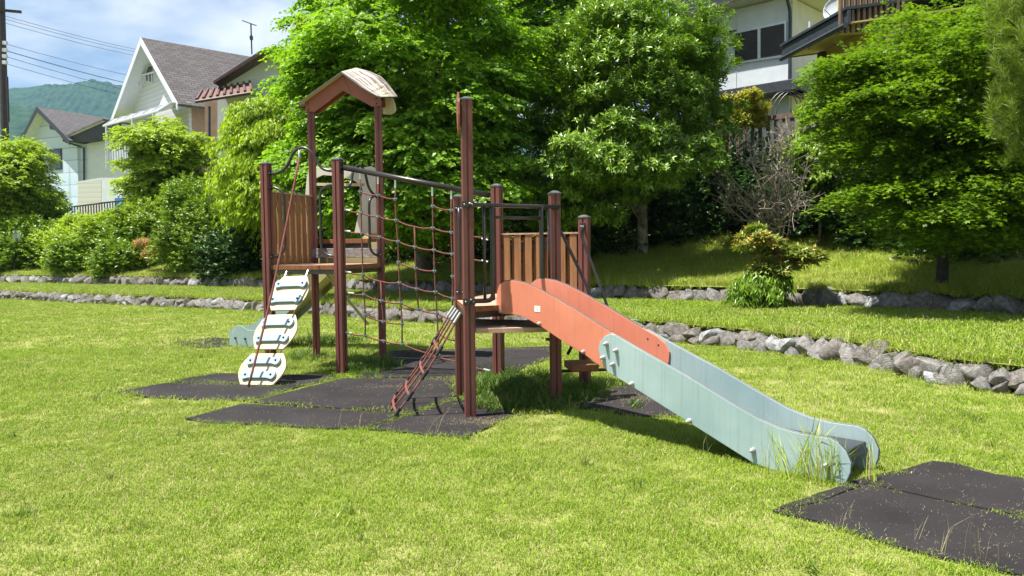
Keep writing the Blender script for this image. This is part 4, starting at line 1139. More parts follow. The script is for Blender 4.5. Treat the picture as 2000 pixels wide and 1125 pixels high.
# left side: young tree, round bush, row of light shrubs, tree at the edge
c, rad = ell(322, 322, 30, 82, 98, 1.7)
plant("broadleaf_tree", "young bright tree growing in front of the balcony of the steep-gabled house", "tree", base_at(330, 30), 4.2, .07, lobes_of(c, rad, 66, .58, .7, r_(41), .3), (.15, .088), 'lf_shrub', per=50, nl=11, tl=.36, style='layer', seed=41, limbs=10)
c, rad = ell(392, 445, 25.6, 88, 90, 1.4)
plant("round_bush", "large rounded dense green bush left of the climbing tower", "bush", base_at(392, 25.8), 2.2, .05, lobes_of(c, rad, 70, .44, .8, r_(42), .6), (.1, .046), 'lf_bush', per=60, nl=11, tl=.22, style='round', seed=42, limbs=5)
for i, (px, py, D, rx, rz, mm, lab) in enumerate(((250, 470, 28, 50, 48, 'lf_bush', "mid green shrub next left of the rounded bush"), (185, 478, 28.5, 52, 46, 'lf_shrub', "light green shrub below the dark metal railing"), (118, 488, 30, 50, 42, 'lf_bush', "mid green shrub in the middle of the left hedge"), (150, 500, 27.8, 45, 26, 'lf_bush', "low dark green shrub at the front of the left hedge"),
        (95, 430, 32, 40, 50, 'lf_bush', "green shrub below the white house corner"), (20, 495, 30, 55, 34, 'lf_bush', "low shrub under the tree at the left edge"), (230, 505, 26.8, 35, 24, 'lf_bush', "small fern-like shrub left of the orange azalea"), (455, 490, 24, 45, 38, 'lf_dark', "shaded dark shrub just left of the leftmost tower post"),
        (60, 482, 30.5, 52, 44, 'lf_bush', "rounded shrub to the right below the left edge tree"), (-20, 475, 31, 60, 55, 'lf_bush', "dense shrub cut by the left edge of the view"), (285, 440, 28.5, 42, 50, 'lf_shrub', "light green shrub between the young tree and the rounded bush"), (215, 452, 29.6, 50, 40, 'lf_shrub', "light shrub reaching up to the dark metal railing"), (150, 468, 29, 50, 42, 'lf_shrub', "light green shrub below the railing's left end"))):
    c, rad = ell(px, py + 10, D, rx * 1.15, rz * 1.2, .8)
    plant("shrub", lab, "shrub", base_at(px, D), 1.5, .02, lobes_of(c, rad, 46, .4, .85, r_(50 + i), .3), (.125, .065), mm, "shrubs along the left bank", per=40, nl=9, tl=.26, style='round', seed=50 + i, limbs=3)
c, rad = ell(18, 380, 32, 58, 115, 1.9)
plant("broadleaf_tree", "leafy green tree at the left edge in front of the utility pole", "tree", base_at(20, 32.2), 4.5, .1, join(lobes_of(c, rad, 80, .72, .7, r_(60), .3), lobes_of(PX(40, 470, 32), (1.5, 1.2, .8), 20, .7, .8, r_(62))), (.16, .085), 'lf_shrub', per=54, nl=11, tl=.36, style='layer', seed=60, limbs=9)
c, rad = ell(290, 492, 26, 34, 22, .6)
plant("shrub", "orange-leaved azalea shrub beside the rounded bush", "shrub", base_at(290, 26), 1.2, .015, lobes_of(c, rad, 16, .2, .7, r_(70)), (.07, .025), 'lf_orange', per=30, nl=9, tl=.1, style='whorl', seed=70, limbs=4)
# right side
c, rad = ell(1885, 215, 12.4, 170, 245, 1.7)
lb = join(lobes_of(c, rad, 120, .55, .32, r_(80), .4), lobes_of(PX(1708, 215, 11.9), (.6, .8, .95), 26, .42, .3, r_(81)), lobes_of(PX(1800, 400, 11.6), (.9, .8, .5), 24, .42, .32, r_(82)), lobes_of(PX(1930, 420, 11.8), (.9, .8, .5), 16, .45, .32, r_(84)), lobes_of(PX(1695, 150, 12.0), (.4, .6, .5), 14, .36, .32, r_(85)), lobes_of(PX(1890, 370, 11.9), (1.5, 1.1, .8), 46, .48, .45, r_(86), .2))
plant("maple_tree", "green maple with layered star-leaved branches on the right bank", "tree", base_at(1840, 12.9), 3.0, .09, lb, (.085, .08), 'lf_maple', bark='barkdark', per=46, nl=12, tl=.42, style='maple', seed=83, limbs=16)
c, rad = ell(1515, 490, 13.6, 82, 45, .6)
lb = join(lobes_of(PX(1478, 480, 13.6), (.34, .4, .25), 13, .13, .7, r_(90), .4), lobes_of(PX(1560, 505, 13.5), (.42, .4, .17), 13, .12, .6, r_(93), .4), lobes_of(PX(1505, 525, 13.6), (.4, .4, .2), 12, .13, .8, r_(97), .2))
_c = PX(1490, 565, 13.55)
plant("shrub", "green leafy shrub growing at the foot of the rhododendron", "shrub", (PX(1490, 600, 13.6)[0], 13.6, TZ), .7, .012, lobes_of(_c, (.5, .4, .32), 34, .17, .9, r_(91), .2), (.13, .028), 'lf_ever', per=26, nl=9, tl=.16, style='willow', seed=94, limbs=5, bark='barkdark')
plant("rhododendron", "rhododendron with yellow-orange leaves on the terrace in front of the upper wall", "shrub", (PX(1510, 600, 13.7)[0], 13.7, TZ), 1.25, .03, lb, (.12, .034), 'lf_rhodo', bark='barkdark', per=26, nl=10, tl=.08, style='whorl', seed=92, limbs=14, stems=3)
c, rad = ell(1602, 290, 17.5, 42, 100, .5)
plant("climbing_vine", "leafy green vine overgrowing the garden fence left of the maple", "vine", base_at(1600, 17.6), 4.0, .03, lobes_of(c, rad, 30, .28, .8, r_(95), .4), (.1, .07), 'lf_bush', per=36, nl=9, tl=.26, style='willow', seed=95, limbs=6)
c, rad = ell(1450, 225, 20.4, 42, 34, .5)
plant("shrub", "yellow-leaved shrub growing above the brown garden fence", "shrub", PX(1450, 265, 20.4), 4.4, .02, lobes_of(c, rad, 18, .25, .7, r_(96)), (.1, .05), 'lf_yellow', per=34, nl=8, tl=.2, style='whorl', seed=96, limbs=4)
# pine at the right edge
def pine(base, top, cen, seed):
    r2 = r_(seed); root = empty("pine_tree", base); tag(root, "pine with long soft needles at the right edge of the view", "tree")
    pts = [Vector(base) - Vector((0, 0, .1)), Vector(base) + Vector((.03, 0, (top - base[2]) * .5)), Vector((base[0] + .02, base[1], top))]
    adopt(MB().tube(spline(pts, 5), [.11 - .008 * i for i in range(11)], 10).build("trunk", 'barkdark', smooth=True), root)
    tips = []
    for c in cen:
        e = Vector(c); s = Vector((base[0], base[1], e.z - .35)); lm = MB().tube(spline([s, s.lerp(e, .6) - Vector((0, 0, .06)), e], 4), [.03 - .0028 * i for i in range(9)], 6); adopt(lm.build("limb", 'barkdark', smooth=True), root)
        for k in range(44):
            q = s.lerp(e, r2.uniform(.35, 1.0)); tips.append(np.array(q) + r2.normal(0, .13, 3))
    tips = np.array(tips); n = len(tips); m = 90
    up = unit(np.array([-.25, -.1, 1.0]) + r2.normal(0, .45, (n, 3)))
    f = r2.uniform(0, 1, (n, m, 1)); b0 = tips[:, None] + up[:, None] * f * .22
    dr = unit(up[:, None] * .9 + r2.normal(0, .55, (n, m, 3)))
    v, t = leaf_arrays(b0.reshape(-1, 3), dr.reshape(-1, 3), unit(r2.normal(size=(n * m, 3))), np.full(n * m, .13) * r2.uniform(.7, 1.2, n * m), np.full(n * m, .0055), 0, .05)
    o = bpy.data.objects.new("needles", raw_mesh("needles", v - np.array(base), tris=t, m='needle')); COL.objects.link(o); o.parent = root
pb = (7.0, 9.7, TZ)
pine(pb, 5.2, [PX(x, y, D) for x, y, D in ((1955, 30, 9.2), (1990, 90, 9.0), (1965, 150, 9.1), (2010, 200, 9.0), (1945, 235, 9.2), (1995, 270, 9.1), (1985, -10, 9.3), (2060, 120, 9.3), (2080, 30, 9.4), (2090, 240, 9.4), (2120, 170, 10), (2040, -40, 9.8))], 99)
# bare bush
def bare_bush(base, c, rad, seed):
    r2 = r_(seed); root = empty("bare_bush", base); tag(root, "leafless grey twiggy bush in front of the brown garden fence", "bush")
    tr = MB().tube([Vector(base) - Vector((0, 0, .1)), Vector(base) + Vector((.02, 0, .5)), Vector(base) + Vector((-.02, .02, 1.1))], [.055, .045, .03], 8)
    adopt(tr.build("trunk", 'barkdark', smooth=True), root)
    tw = MB(); nb = 0
    for i in range(26):
        d = unit(r2.normal(size=3)); e = Vector(np.array(c) + d * np.array(rad) * r2.uniform(.75, 1.02))
        s = Vector(base) + Vector((0, 0, r2.uniform(.25, 1.1))); mid = s.lerp(e, .5) + Vector(r2.normal(0, .1, 3)) - Vector((0, 0, .12))
        path_ = spline([s, mid, e], 5); br = MB().tube(path_, [.022 - .0013 * k for k in range(11)], 5)
        for j in range(11):
            p = path_[r2.integers(3, 11)]; q = p + Vector(unit(r2.normal(size=3) + np.array((e - s).normalized()) * .9 + np.array((0, 0, .25)))) * r2.uniform(.2, .55)
            m2 = p.lerp(q, .5) + Vector(r2.normal(0, .035, 3)); br.tube([p, m2, q], [.010, .008, .006], 4)
            for k in range(3):
                p2 = p.lerp(q, r2.uniform(.35, .95)); q2 = p2 + Vector(unit(r2.normal(size=3) + np.array((q - p).normalized()))) * r2.uniform(.1, .26); br.tube([p2, q2], [.0065, .005], 3)
        adopt(br.build("branch", 'twig'), root)
c, rad = ell(1490, 345, 17, 100, 115, 1.0)
bb_ = base_at(1524, 17.0); bare_bush(bb_, c, rad, 33)
# ================================================================== HOUSES
MT['hwhite'] = mat("white_siding", (.52, .56, .6), (.6, .63, .66), .6, 3)
MT['hbeige'] = mat("beige_siding", (.5, .49, .46), (.56, .55, .52), .7, 3)
MT['hcream'] = mat("offwhite_siding", (.5, .55, .61), (.56, .6, .65), .7, 3)
MT['hpink'] = mat("salmon_stucco", (.3, .2, .15), (.35, .24, .18), .8, 3)
MT['hochre'] = mat("ochre_render", (.58, .45, .2), (.65, .52, .26), .8, 3)
MT['dkblue'] = mat("dark_slate_trim", (.028, .034, .045), (.045, .05, .06), .45, 8)
MT['dkbrown'] = mat("dark_brown_trim", (.05, .025, .022), (.08, .04, .035), .5, 8)
MT['fencebrown'] = mat("brown_garden_fence", (.12, .08, .06), (.17, .115, .09), .6, 8)
MT['alu'] = mat("pale_aluminium", (.55, .57, .6), (.65, .67, .7), .4, 8, metal=.3)
MT['glass'] = mat("window_glass", (.02, .025, .03), (.04, .05, .055), .08, 3, spec=.8)
MT['shutter'] = mat("dark_shutter", (.03, .025, .025), (.045, .035, .035), .45, 4)
MT['poly'] = mat("polycarbonate", (.33, .36, .4), (.45, .48, .52), .25, 3, spec=.6)
MT['concrete'] = mat("concrete", (.3, .29, .27), (.4, .39, .37), .85, 4)
MT['tilebrown'] = mat("brown_tile", (.11, .06, .05), (.17, .095, .08), .6, 6)
MT['red'] = mat("red_plastic", (.45, .03, .04), (.5, .05, .05), .5)
MT['blue'] = mat("blue_plastic", (.03, .16, .38), (.04, .2, .42), .5)
def shingle(name, c1, c2, c3):
    m, t, p = nt(name)
    tc = t.nodes.new("ShaderNodeTexCoord"); br = t.nodes.new("ShaderNodeTexBrick")
    t.links.new(tc.outputs["UV"], br.inputs["Vector"])
    br.inputs["Scale"].default_value = 1; br.inputs["Color1"].default_value = (*c1, 1); br.inputs["Color2"].default_value = (*c2, 1); br.inputs["Mortar"].default_value = (*c3, 1)
    br.inputs["Brick Width"].default_value = .45; br.inputs["Row Height"].default_value = .22; br.inputs["Mortar Size"].default_value = .018
    n = t.nodes.new("ShaderNodeTexNoise"); n.inputs["Scale"].default_value = 1.3; n.inputs["Detail"].default_value = 6
    t.links.new(tc.outputs["UV"], n.inputs["Vector"])
    mx = t.nodes.new("ShaderNodeMixRGB"); mx.blend_type = 'MULTIPLY'; mx.inputs[0].default_value = .6
    t.links.new(br.outputs[0], mx.inputs[1]); t.links.new(n.outputs["Color"], mx.inputs[2])
    t.links.new(br.outputs[0], p.inputs["Base Color"]); p.inputs["Roughness"].default_value = .85
    b = t.nodes.new("ShaderNodeBump"); b.inputs["Strength"].default_value = .6; b.inputs["Distance"].default_value = .03
    t.links.new(br.outputs["Fac"], b.inputs["Height"]); b.invert = True; t.links.new(b.outputs[0], p.inputs["Normal"])
    return m
MT['shingle'] = shingle("brown_shingles", (.075, .066, .065), (.115, .102, .1), (.035, .031, .031))
MT['shingle2'] = shingle("grey_brown_shingles", (.095, .088, .092), (.125, .116, .12), (.055, .05, .052))
def siding(name, c1, c2, pitch):
    m, t, p = nt(name)
    tc = t.nodes.new("ShaderNodeTexCoord"); sp = t.nodes.new("ShaderNodeSeparateXYZ"); t.links.new(tc.outputs["Object"], sp.inputs[0])
    d = t.nodes.new("ShaderNodeMath"); d.operation = 'DIVIDE'; d.inputs[1].default_value = pitch; t.links.new(sp.outputs[2], d.inputs[0])
    f = t.nodes.new("ShaderNodeMath"); f.operation = 'FRACT'; t.links.new(d.outputs[0], f.inputs[0])
    r = t.nodes.new("ShaderNodeValToRGB"); e = r.color_ramp.elements
    e[0].position = 0; e[0].color = (*[c * .45 for c in c1], 1); e[1].position = .09; e[1].color = (*c1, 1); k = e.new(1.0); k.color = (*c2, 1)
    t.links.new(f.outputs[0], r.inputs[0]); t.links.new(r.outputs[0], p.inputs["Base Color"]); p.inputs["Roughness"].default_value = .7
    b = t.nodes.new("ShaderNodeBump"); b.inputs["Strength"].default_value = .5; b.inputs["Distance"].default_value = .02
    t.links.new(f.outputs[0], b.inputs["Height"]); t.links.new(b.outputs[0], p.inputs["Normal"])
    return m
MT['sidegrey'] = siding("grey_lap_siding", (.5, .52, .55), (.58, .6, .62), .24)
MT['sidewhite'] = siding("white_panel_siding", (.44, .55, .7), (.5, .6, .74), .9)
MT['corrug'] = siding("pale_metal_siding", (.5, .5, .48), (.58, .58, .55), .3)

def house_part(root, mb, name, m, bevel=0): return adopt(mb.build(name, m, None, False, bevel), root)
def hsub(mb, name, m, par):
    o = mb.build(name, m); o.parent = par
    return o
def roof_slab(a, b_, c, d, th, m):
    """slab a,b (ridge) c,d (eave) with shingle uv in metres"""
    n = ((b_ - a).cross(d - a)).normalized()
    if n.z < 0: n = -n
    so = [p - n * (th + .012) for p in (a, b_, c, d)]; ce = sum(so, Vector()) / 4; so = [ce + (p - ce) * .985 for p in so]
    mb = MB(); top = [a, b_, c, d]; mb.add(top + [p - n * th for p in top], [(0, 1, 2, 3), (7, 6, 5, 4)] + [(i, 4 + i, 4 + (i + 1) % 4, (i + 1) % 4) for i in range(4)])
    o = mb.build("roof", m); uv = o.data.uv_layers.new(name="uv")
    sf = MB().prism(so, -n * .02).build("soffit", 'hcream'); sf.parent = o
    e1 = (b_ - a).normalized(); e2 = n.cross(e1)
    for lp_ in o.data.loops:
        p = o.data.vertices[lp_.vertex_index].co - a; uv.data[lp_.index].uv = (p.dot(e1), p.dot(e2))
    return o
def gable_house(label, apx, D, th, rpx, lpx, ridge_len, zb, wall, wall2, roofm, trim, over, gable_in, wright, wleft):
    """gable roofed house; apex, right and left verge ends come from pixels on the gable plane"""
    A = atd(*apx, D); gd = V2((math.cos(th), math.sin(th))); rd = V2((-gd.y, gd.x))
    Rr = onpl(*rpx, A, gd); Lf = onpl(*lpx, A, gd); r3 = Vector((rd.x, rd.y, 0)) * ridge_len
    root = empty("house", (A.x, A.y, zb)); tag(root, label, "house")
    sl = [roof_slab(A, A + r3, Rr + r3, Rr, .16, roofm), roof_slab(A + r3, A, Lf, Lf + r3, .16, roofm)]
    for o in sl: adopt(o, root)
    # verge boards
    for e in (Rr, Lf):
        d = (e - A); off = Vector((-rd.x, -rd.y, 0)) * .03
        hsub(MB().prism([A + off, e + off, e + off - Vector((0, 0, .34)), A + off - Vector((0, 0, .38))], -off * 1.5), "verge_board", trim, sl[0]).matrix_parent_inverse = sl[0].matrix_parent_inverse.copy() if False else Matrix.Identity(4)
    # walls
    g3 = Vector((gd.x, gd.y, 0)); ri = Vector((rd.x, rd.y, 0))
    def on(e, inset): t = 1 - inset / (e - A).xy.length; return A + (e - A) * t
    Wr, Wl = on(Rr, wright), on(Lf, wleft); f0 = ri * gable_in; dn = Vector((0, 0, -.2))
    gw = [Vector((Wl.x, Wl.y, zb)) + f0, Vector((Wr.x, Wr.y, zb)) + f0, Wr + f0 + dn, A + f0 + dn, Wl + f0 + dn]
    w = house_part(root, MB().prism(gw, ri * .15), "wall", wall)
    bk = ri * (ridge_len - .5)
    house_part(root, MB().prism([Vector((Wr.x, Wr.y, zb)) + f0 + ri * .15, Vector((Wr.x, Wr.y, zb)) + bk, Wr + bk + dn, Wr + f0 + ri * .15 + dn], -g3 * .15), "wall", wall2)
    house_part(root, MB().prism([Vector((Wl.x, Wl.y, zb)) + f0 + ri * .15, Vector((Wl.x, Wl.y, zb)) + bk, Wl + bk + dn, Wl + f0 + ri * .15 + dn], g3 * .15), "wall", wall)
    return root, A, gd, rd, Wr, Wl, f0
def window_on(root, p0, dr, quad, frame, pane, depth=.06, name="window", bars=1):
    """window from four pixel corners on a wall plane"""
    q = [onpl(x, y, p0, dr) for x, y in quad]
    n = Vector((dr[1], -dr[0], 0)).normalized()
    if n.y > 0: n = -n
    w = house_part(root, MB().prism([p + n * .01 for p in q], n * depth), name, frame)
    c = sum(q, Vector((0, 0, 0))) / 4
    for k in range(bars):
        a0, a1 = k / bars, (k + 1) / bars
        t0, t1, b1, b0 = q[0].lerp(q[1], a0), q[0].lerp(q[1], a1), q[3].lerp(q[2], a1), q[3].lerp(q[2], a0)
        cc = (t0 + t1 + b0 + b1) / 4; pn = [cc + (p - cc) * .87 + n * (depth + .012) for p in (t0, t1, b1, b0)]
        o = MB().prism(pn, n * .012).build("pane", pane); o.parent = w
    return w
# steep gabled house on the left
h1, A1, g1, rd1, Wr1, Wl1, f1 = gable_house("steep gabled house with brown shingle roof and white verge boards at left", (275, 73), 42, R(-45), (347, 202), (217, 233), 6.3, 3.2, 'sidegrey', 'hpink', 'shingle', 'hwhite', .8, .9, .9, .9)
gp = V2((A1 + f1).xy)
window_on(h1, gp, g1, ((286, 130), (302, 127), (302, 163), (286, 160)), 'hwhite', 'glass')
bal = [onpl(x, y, gp - rd1 * .25, g1) for x, y in ((272, 148), (292, 143), (302, 140), (302, 164), (272, 168))]
house_part(h1, MB().tube([bal[0], bal[1], bal[2]], .05, 6), "window_rail", 'hwhite')
for k in range(6):
    p = bal[0].lerp(bal[2], k / 5); house_part(h1, MB().box(p - Vector((0, 0, .28)), (.05, .05, .56), R(-45)), "window_baluster", 'hwhite')
# balcony with ribbed canopy on the gable front
bp = gp - rd1 * 1.7
def bl(x, y): return onpl(x, y, bp, g1)
bc = [bl(207, 268), bl(300, 240)]
for x0, y0, x1, y1 in ((208, 246, 209, 330), (259, 232, 260, 322), (300, 222, 301, 315)):
    house_part(h1, MB().tube([bl(x0, y0), bl(x1, y1)], .07, 8), "balcony_post", 'alu')
house_part(h1, MB().tube([bl(209, 271), bl(302, 248)], .07, 6), "balcony_rail", 'alu')
for k in range(19):
    p, q = bl(211 + k * 5, 272 - k * 1.24), bl(211 + k * 5, 330); house_part(h1, MB().box((p + q) / 2, (.05, .05, (p - q).length), R(-45)), "baluster", 'alu')
house_part(h1, MB().prism([bl(209, 275) + Vector((.1, .1, 0)), bl(302, 252) + Vector((.1, .1, 0)), bl(302, 325) + Vector((.1, .1, 0)), bl(209, 331) + Vector((.1, .1, 0))], Vector((rd1.x, rd1.y, 0)) * .04), "balcony_screen", 'poly')
cf = [bl(202, 246), bl(312, 216)]
cb_ = [p + Vector((rd1.x, rd1.y, 0)) * 1.5 + Vector((0, 0, .55)) for p in cf]; cm = [p + Vector((rd1.x, rd1.y, 0)) * .55 + Vector((0, 0, .42)) for p in cf]
can = house_part(h1, MB().add([cf[0], cf[1], cm[1], cm[0], cb_[1], cb_[0]], [(0, 1, 2, 3), (3, 2, 4, 5)]), "canopy", 'poly')
sm = can.modifiers.new("solid", 'SOLIDIFY'); sm.thickness = .04
house_part(h1, MB().tube(cf, .06, 6), "canopy_gutter", 'alu')
for k in range(7):
    t = k / 6; house_part(h1, MB().tube([cf[0].lerp(cf[1], t) + Vector((0, 0, .03)), cm[0].lerp(cm[1], t) + Vector((0, 0, .03)), cb_[0].lerp(cb_[1], t) + Vector((0, 0, .03))], .035, 5), "canopy_rib", 'alu')
# white house further left
h2, A2, g2, rd2, Wr2, Wl2, f2 = gable_house("white house with dark-trimmed low gable roof at far left", (72, 208), 58, R(-25), (136, 274), (38, 274), 7, 3.2, 'sidewhite', 'hcream', 'shingle2', 'dkblue', .8, .8, .35, .5)
gp2 = V2((A2 + f2).xy)
window_on(h2, gp2, g2, ((97, 292), (121, 290), (122, 331), (98, 333)), 'dkblue', 'glass')
window_on(h2, gp2, g2, ((98, 241), (107, 245), (107, 254), (98, 252)), 'dkblue', 'glass', .04)
window_on(h2, gp2, g2, ((62, 303), (79, 302), (79, 340), (62, 341)), 'dkblue', 'glass')
# its right wing under a second roof plane
wp = V2(onpl(136, 300, gp2, g2).xy); wd = V2((math.cos(R(-8)), math.sin(R(-8))))
def wg(x, y): return onpl(x, y, wp, wd)
wq = [wg(134, 440), wg(134, 283), wg(168, 281), wg(168, 440)]
house_part(h2, MB().prism(wq, (rd2.x * 4, rd2.y * 4, 0)), "wing_wall", 'sidewhite')
house_part(h2, MB().prism([wg(168.5, 440), wg(168.5, 281), wg(240, 268), wg(240, 440)], (rd2.x * 4, rd2.y * 4, 0)), "wing_wall", 'hcream')
house_part(h2, MB().prism([wg(133, 279) + Vector((0, -.7, 0)), wg(133, 272) + Vector((0, -.7, 0)), wg(212, 238) + Vector((0, -.7, 0)), wg(240, 236) + Vector((0, -.7, 0)), wg(240, 262) + Vector((0, -.7, 0)), wg(186, 280) + Vector((0, -.7, 0))], (rd2.x * .3, rd2.y * .3, 0)), "wing_fascia", 'dkblue')
a_, b_2 = wg(133, 271) + Vector((0, -.9, 0)), wg(213, 236) + Vector((0, -.9, 0)); r33 = Vector((rd2.x, rd2.y, 0)) * 5
adopt(roof_slab(b_2, b_2 + r33, a_ + r33, a_, .12, 'shingle2'), h2)
house_part(h2, MB().tube([wg(137, 279) + Vector((0, -.6, 0)), wg(160, 287) + Vector((0, -.3, 0)), wg(166, 290) + Vector((0, -.15, 0)), wg(167, 440) + Vector((0, -.15, 0))], .07, 6), "downpipe", 'dkblue')
# grey metal shed and railing in front of the white house
sx = V2(atd(150, 380, 50).xy); sdv = V2((math.cos(R(-15)), math.sin(R(-15)))); snv = V2((-sdv.y, sdv.x))
def sg(x, y): return onpl(x, y, sx, sdv)
shed = empty("garden_shed", sg(190, 400)); tag(shed, "grey corrugated garden shed beside the white house", "shed")
house_part(shed, MB().prism([sg(152, 420), sg(152, 357), sg(198, 352), sg(198, 420)], (snv.x * 2, snv.y * 2, 0)), "wall", 'corrug')
house_part(shed, MB().prism([sg(198.6, 420), sg(198.6, 352), sg(238, 350), sg(238, 420)], (snv.x * 2, snv.y * 2, 0)), "wall", 'hcream')
house_part(shed, MB().prism([sg(148, 358), sg(148, 355), sg(196, 347), sg(242, 347), sg(242, 351), sg(196, 352)], (snv.x * 2.3, snv.y * 2.3, 0)), "roof", 'alu')
rl = V2(atd(142, 410, 40).xy); rlv = V2((math.cos(R(-20)), math.sin(R(-20))))
def rg(x, y): return onpl(x, y, rl, rlv)
rail = empty("railing", rg(200, 425)); tag(rail, "dark metal railing on the retaining wall in front of the grey shed", "railing")
house_part(rail, MB().tube([rg(140, 404), rg(300, 384)], .04, 6), "top_rail", 'shutter')
for k in range(30):
    x = 141 + k * 5.3; house_part(rail, MB().box((rg(x, 404 - k * .66) + rg(x, 430 - k * .3)) / 2, (.05, .03, (rg(x, 404 - k * .66) - rg(x, 430 - k * .3)).length), R(-20)), "baluster", 'shutter')
house_part(rail, MB().prism([rg(139, 430), rg(300, 420), rg(300, 470), rg(139, 470)], (0, .3, 0)), "retaining_wall", 'concrete')
bn_ = house_part(empty("bin", rg(222, 398)), MB().prism([p + Vector((0, .8, 0)) for p in (rg(208, 385), rg(224, 384), rg(224, 402), rg(208, 403))], (0, .5, 0)), "bin_body", 'blue'); tag(bn_.parent, "blue bin in front of the grey shed", "bin")
cr_ = house_part(empty("crate", rg(235, 420)), MB().prism([p + Vector((0, .5, 0)) for p in (rg(228, 408), rg(243, 407), rg(243, 419), rg(228, 420))], (0, .4, 0)), "crate_body", 'red'); tag(cr_.parent, "red crate behind the dark metal railing", "crate")
# brown roofed house between the steep house and the trees
hb = empty("house", atd(450, 300, 36)); tag(hb, "brown-roofed house half hidden behind the lime green tree", "house")
def at36(x, y, dy=0): return atd(x, y, 36 + dy)
house_part(hb, MB().prism([at36(425, 163), at36(520, 92), at36(580, 92), at36(580, 420), at36(425, 420)], (0, 5, 0)), "wall", 'hcream')
house_part(hb, MB().prism([at36(417, 163, -.9), at36(417, 158, -.9), at36(511, 97, -.9), at36(560, 96, -.9), at36(560, 103, -.9), at36(513, 104, -.9)], (0, 6.5, .0)), "roof", 'dkbrown')
lowr = [at36(384, 196, -1.6), at36(492, 178, -1.6), at36(488, 161, -.3), at36(395, 178, -.3)]
lr = house_part(hb, MB().prism(lowr, (0, .05, -.08)), "lower_roof", 'tilebrown')
for k in range(9):
    t = k / 8; hsub(MB().tube([lowr[0].lerp(lowr[1], t) + Vector((0, -.02, .05)), lowr[3].lerp(lowr[2], t) + Vector((0, -.02, .05))], .06, 6), "roof_rib", 'tilebrown', lr)
house_part(hb, MB().tube([at36(382, 199, -1.7), at36(494, 181, -1.7)], .07, 6), "gutter", 'dkbrown')
house_part(hb, MB().prism([at36(400, 200, .1), at36(440, 195, .1), at36(440, 420, .1), at36(400, 420, .1)], (0, 2, 0)), "wall", 'hpink')
house_part(hb, MB().tube([at36(409, 208, -.2), at36(409, 330, -.2)], .06, 6), "downpipe", 'dkblue')
an = empty("antenna", at36(491, 102)); tag(an, "thin television antenna on the brown-roofed house", "antenna")
house_part(an, MB().tube([at36(492, 106), at36(490, 46)], .035, 6), "mast", 'shutter')
house_part(an, MB().tube([at36(473, 40), at36(501, 50)], .025, 5), "boom", 'shutter')
for k in range(6): house_part(an, MB().tube([at36(475 + k * 5, 41 + k * 1.8, -.3), at36(475 + k * 5, 41 + k * 1.8, .3)], .018, 4), "element", 'shutter')
house_part(an, MB().box(at36(491, 74), (.12, .12, .18)), "junction_box", 'shutter')

# white two storey house on the right
KR = V2(atd(1541, 200, 24.7).xy); wl = V2((-.716, .70)); wr = V2((.70, .716))
def kl(x, y, o=0.0): return onpl(x, y, KR + V2((-.7, -.716)) * o, wl)
def kr(x, y): return onpl(x, y, KR, wr)
hr = empty("house", P3(KR, 2.4)); tag(hr, "white two-storey house with dark slate trim behind the right-hand trees", "house")
zt_ = kl(1541, -6).z
le = kl(1330, 100)
house_part(hr, MB().prism([P3(V2(le.xy), 2.4), P3(KR, 2.4), P3(KR, zt_), P3(V2(le.xy), zt_)], P3(V2((.7, .716)) * .2, 0)), "wall", 'hwhite')
re_ = KR + wr * 6
house_part(hr, MB().prism([P3(KR + wr * .02, 2.4), P3(re_, 2.4), P3(re_, zt_), P3(KR + wr * .02, zt_)], P3(V2((-.716, .7)) * .2, 0)), "wall", 'hbeige')
nl_ = V2((-.7, -.716))
for x in (1388, 1438):
    p = kl(x, 120, .012); house_part(hr, MB().box(P3(V2(p.xy), (2.6 + zt_) / 2), (.02, .012, zt_ - 2.6), math.atan2(wl.y, wl.x)), "panel_joint", 'hbeige')
wdw = window_on(hr, KR, wl, ((1435, 63.5), (1537.5, 41.5), (1537.5, 111), (1435, 126.5)), 'alu', 'shutter', .07, "shuttered_window", 2)
for pn in list(wdw.children):
    co = [v.co.copy() for v in pn.data.vertices]
    zs_ = [c.z for c in co]; f4 = sorted(co, key=lambda c: (c - Vector((KR.x, KR.y, c.z)) - Vector((nl_.x, nl_.y, 0)) * 0).dot(Vector((nl_.x, nl_.y, 0))))[-4:]
    xs_ = sorted(f4, key=lambda c: c.dot(Vector((wl.x, wl.y, 0)))); a0, a1 = xs_[:2], xs_[2:]
    a0.sort(key=lambda c: c.z); a1.sort(key=lambda c: c.z)
    for k in range(17):
        t = (k + .5) / 17; p, q = a0[0].lerp(a0[1], t), a1[0].lerp(a1[1], t)
        sl_ = MB().tube([p, q], .022, 4).build("shutter_slat", 'shutter'); sl_.parent = wdw
p = [kl(1388, 68, .05), kl(1438, 60.5, .05)]; house_part(hr, MB().tube(p, .035, 5), "trim", 'dkblue')
# eaves, lower roof band, downpipe
e0, e1_ = P3(KR + nl_ * .75 - wl * .75, zt_ + .05), P3(V2(le.xy) + nl_ * .75, zt_ + .05)
house_part(hr, MB().prism([e0, e1_, e1_ + Vector((0, 0, .42)), e0 + Vector((0, 0, .42))], P3(nl_ * -.06, 0)), "eave_fascia", 'dkblue')
house_part(hr, MB().prism([e0, e1_, P3(V2(le.xy) - nl_ * .1, zt_ + .05), P3(KR + wr * 6, zt_ + .05), P3(KR + wr * 6 - wl * .75, zt_ + .05)], (0, 0, .03)), "soffit", 'hbeige')
house_part(hr, MB().prism([P3(KR - wl * .75 + nl_ * .75, zt_ + .04), P3(KR - wl * .75 + wr * 6, zt_ + .04), P3(KR - wl * .75 + wr * 6, zt_ + .46), P3(KR - wl * .75 + nl_ * .75, zt_ + .46)], P3(wl * .05, 0)), "eave_fascia", 'dkblue')
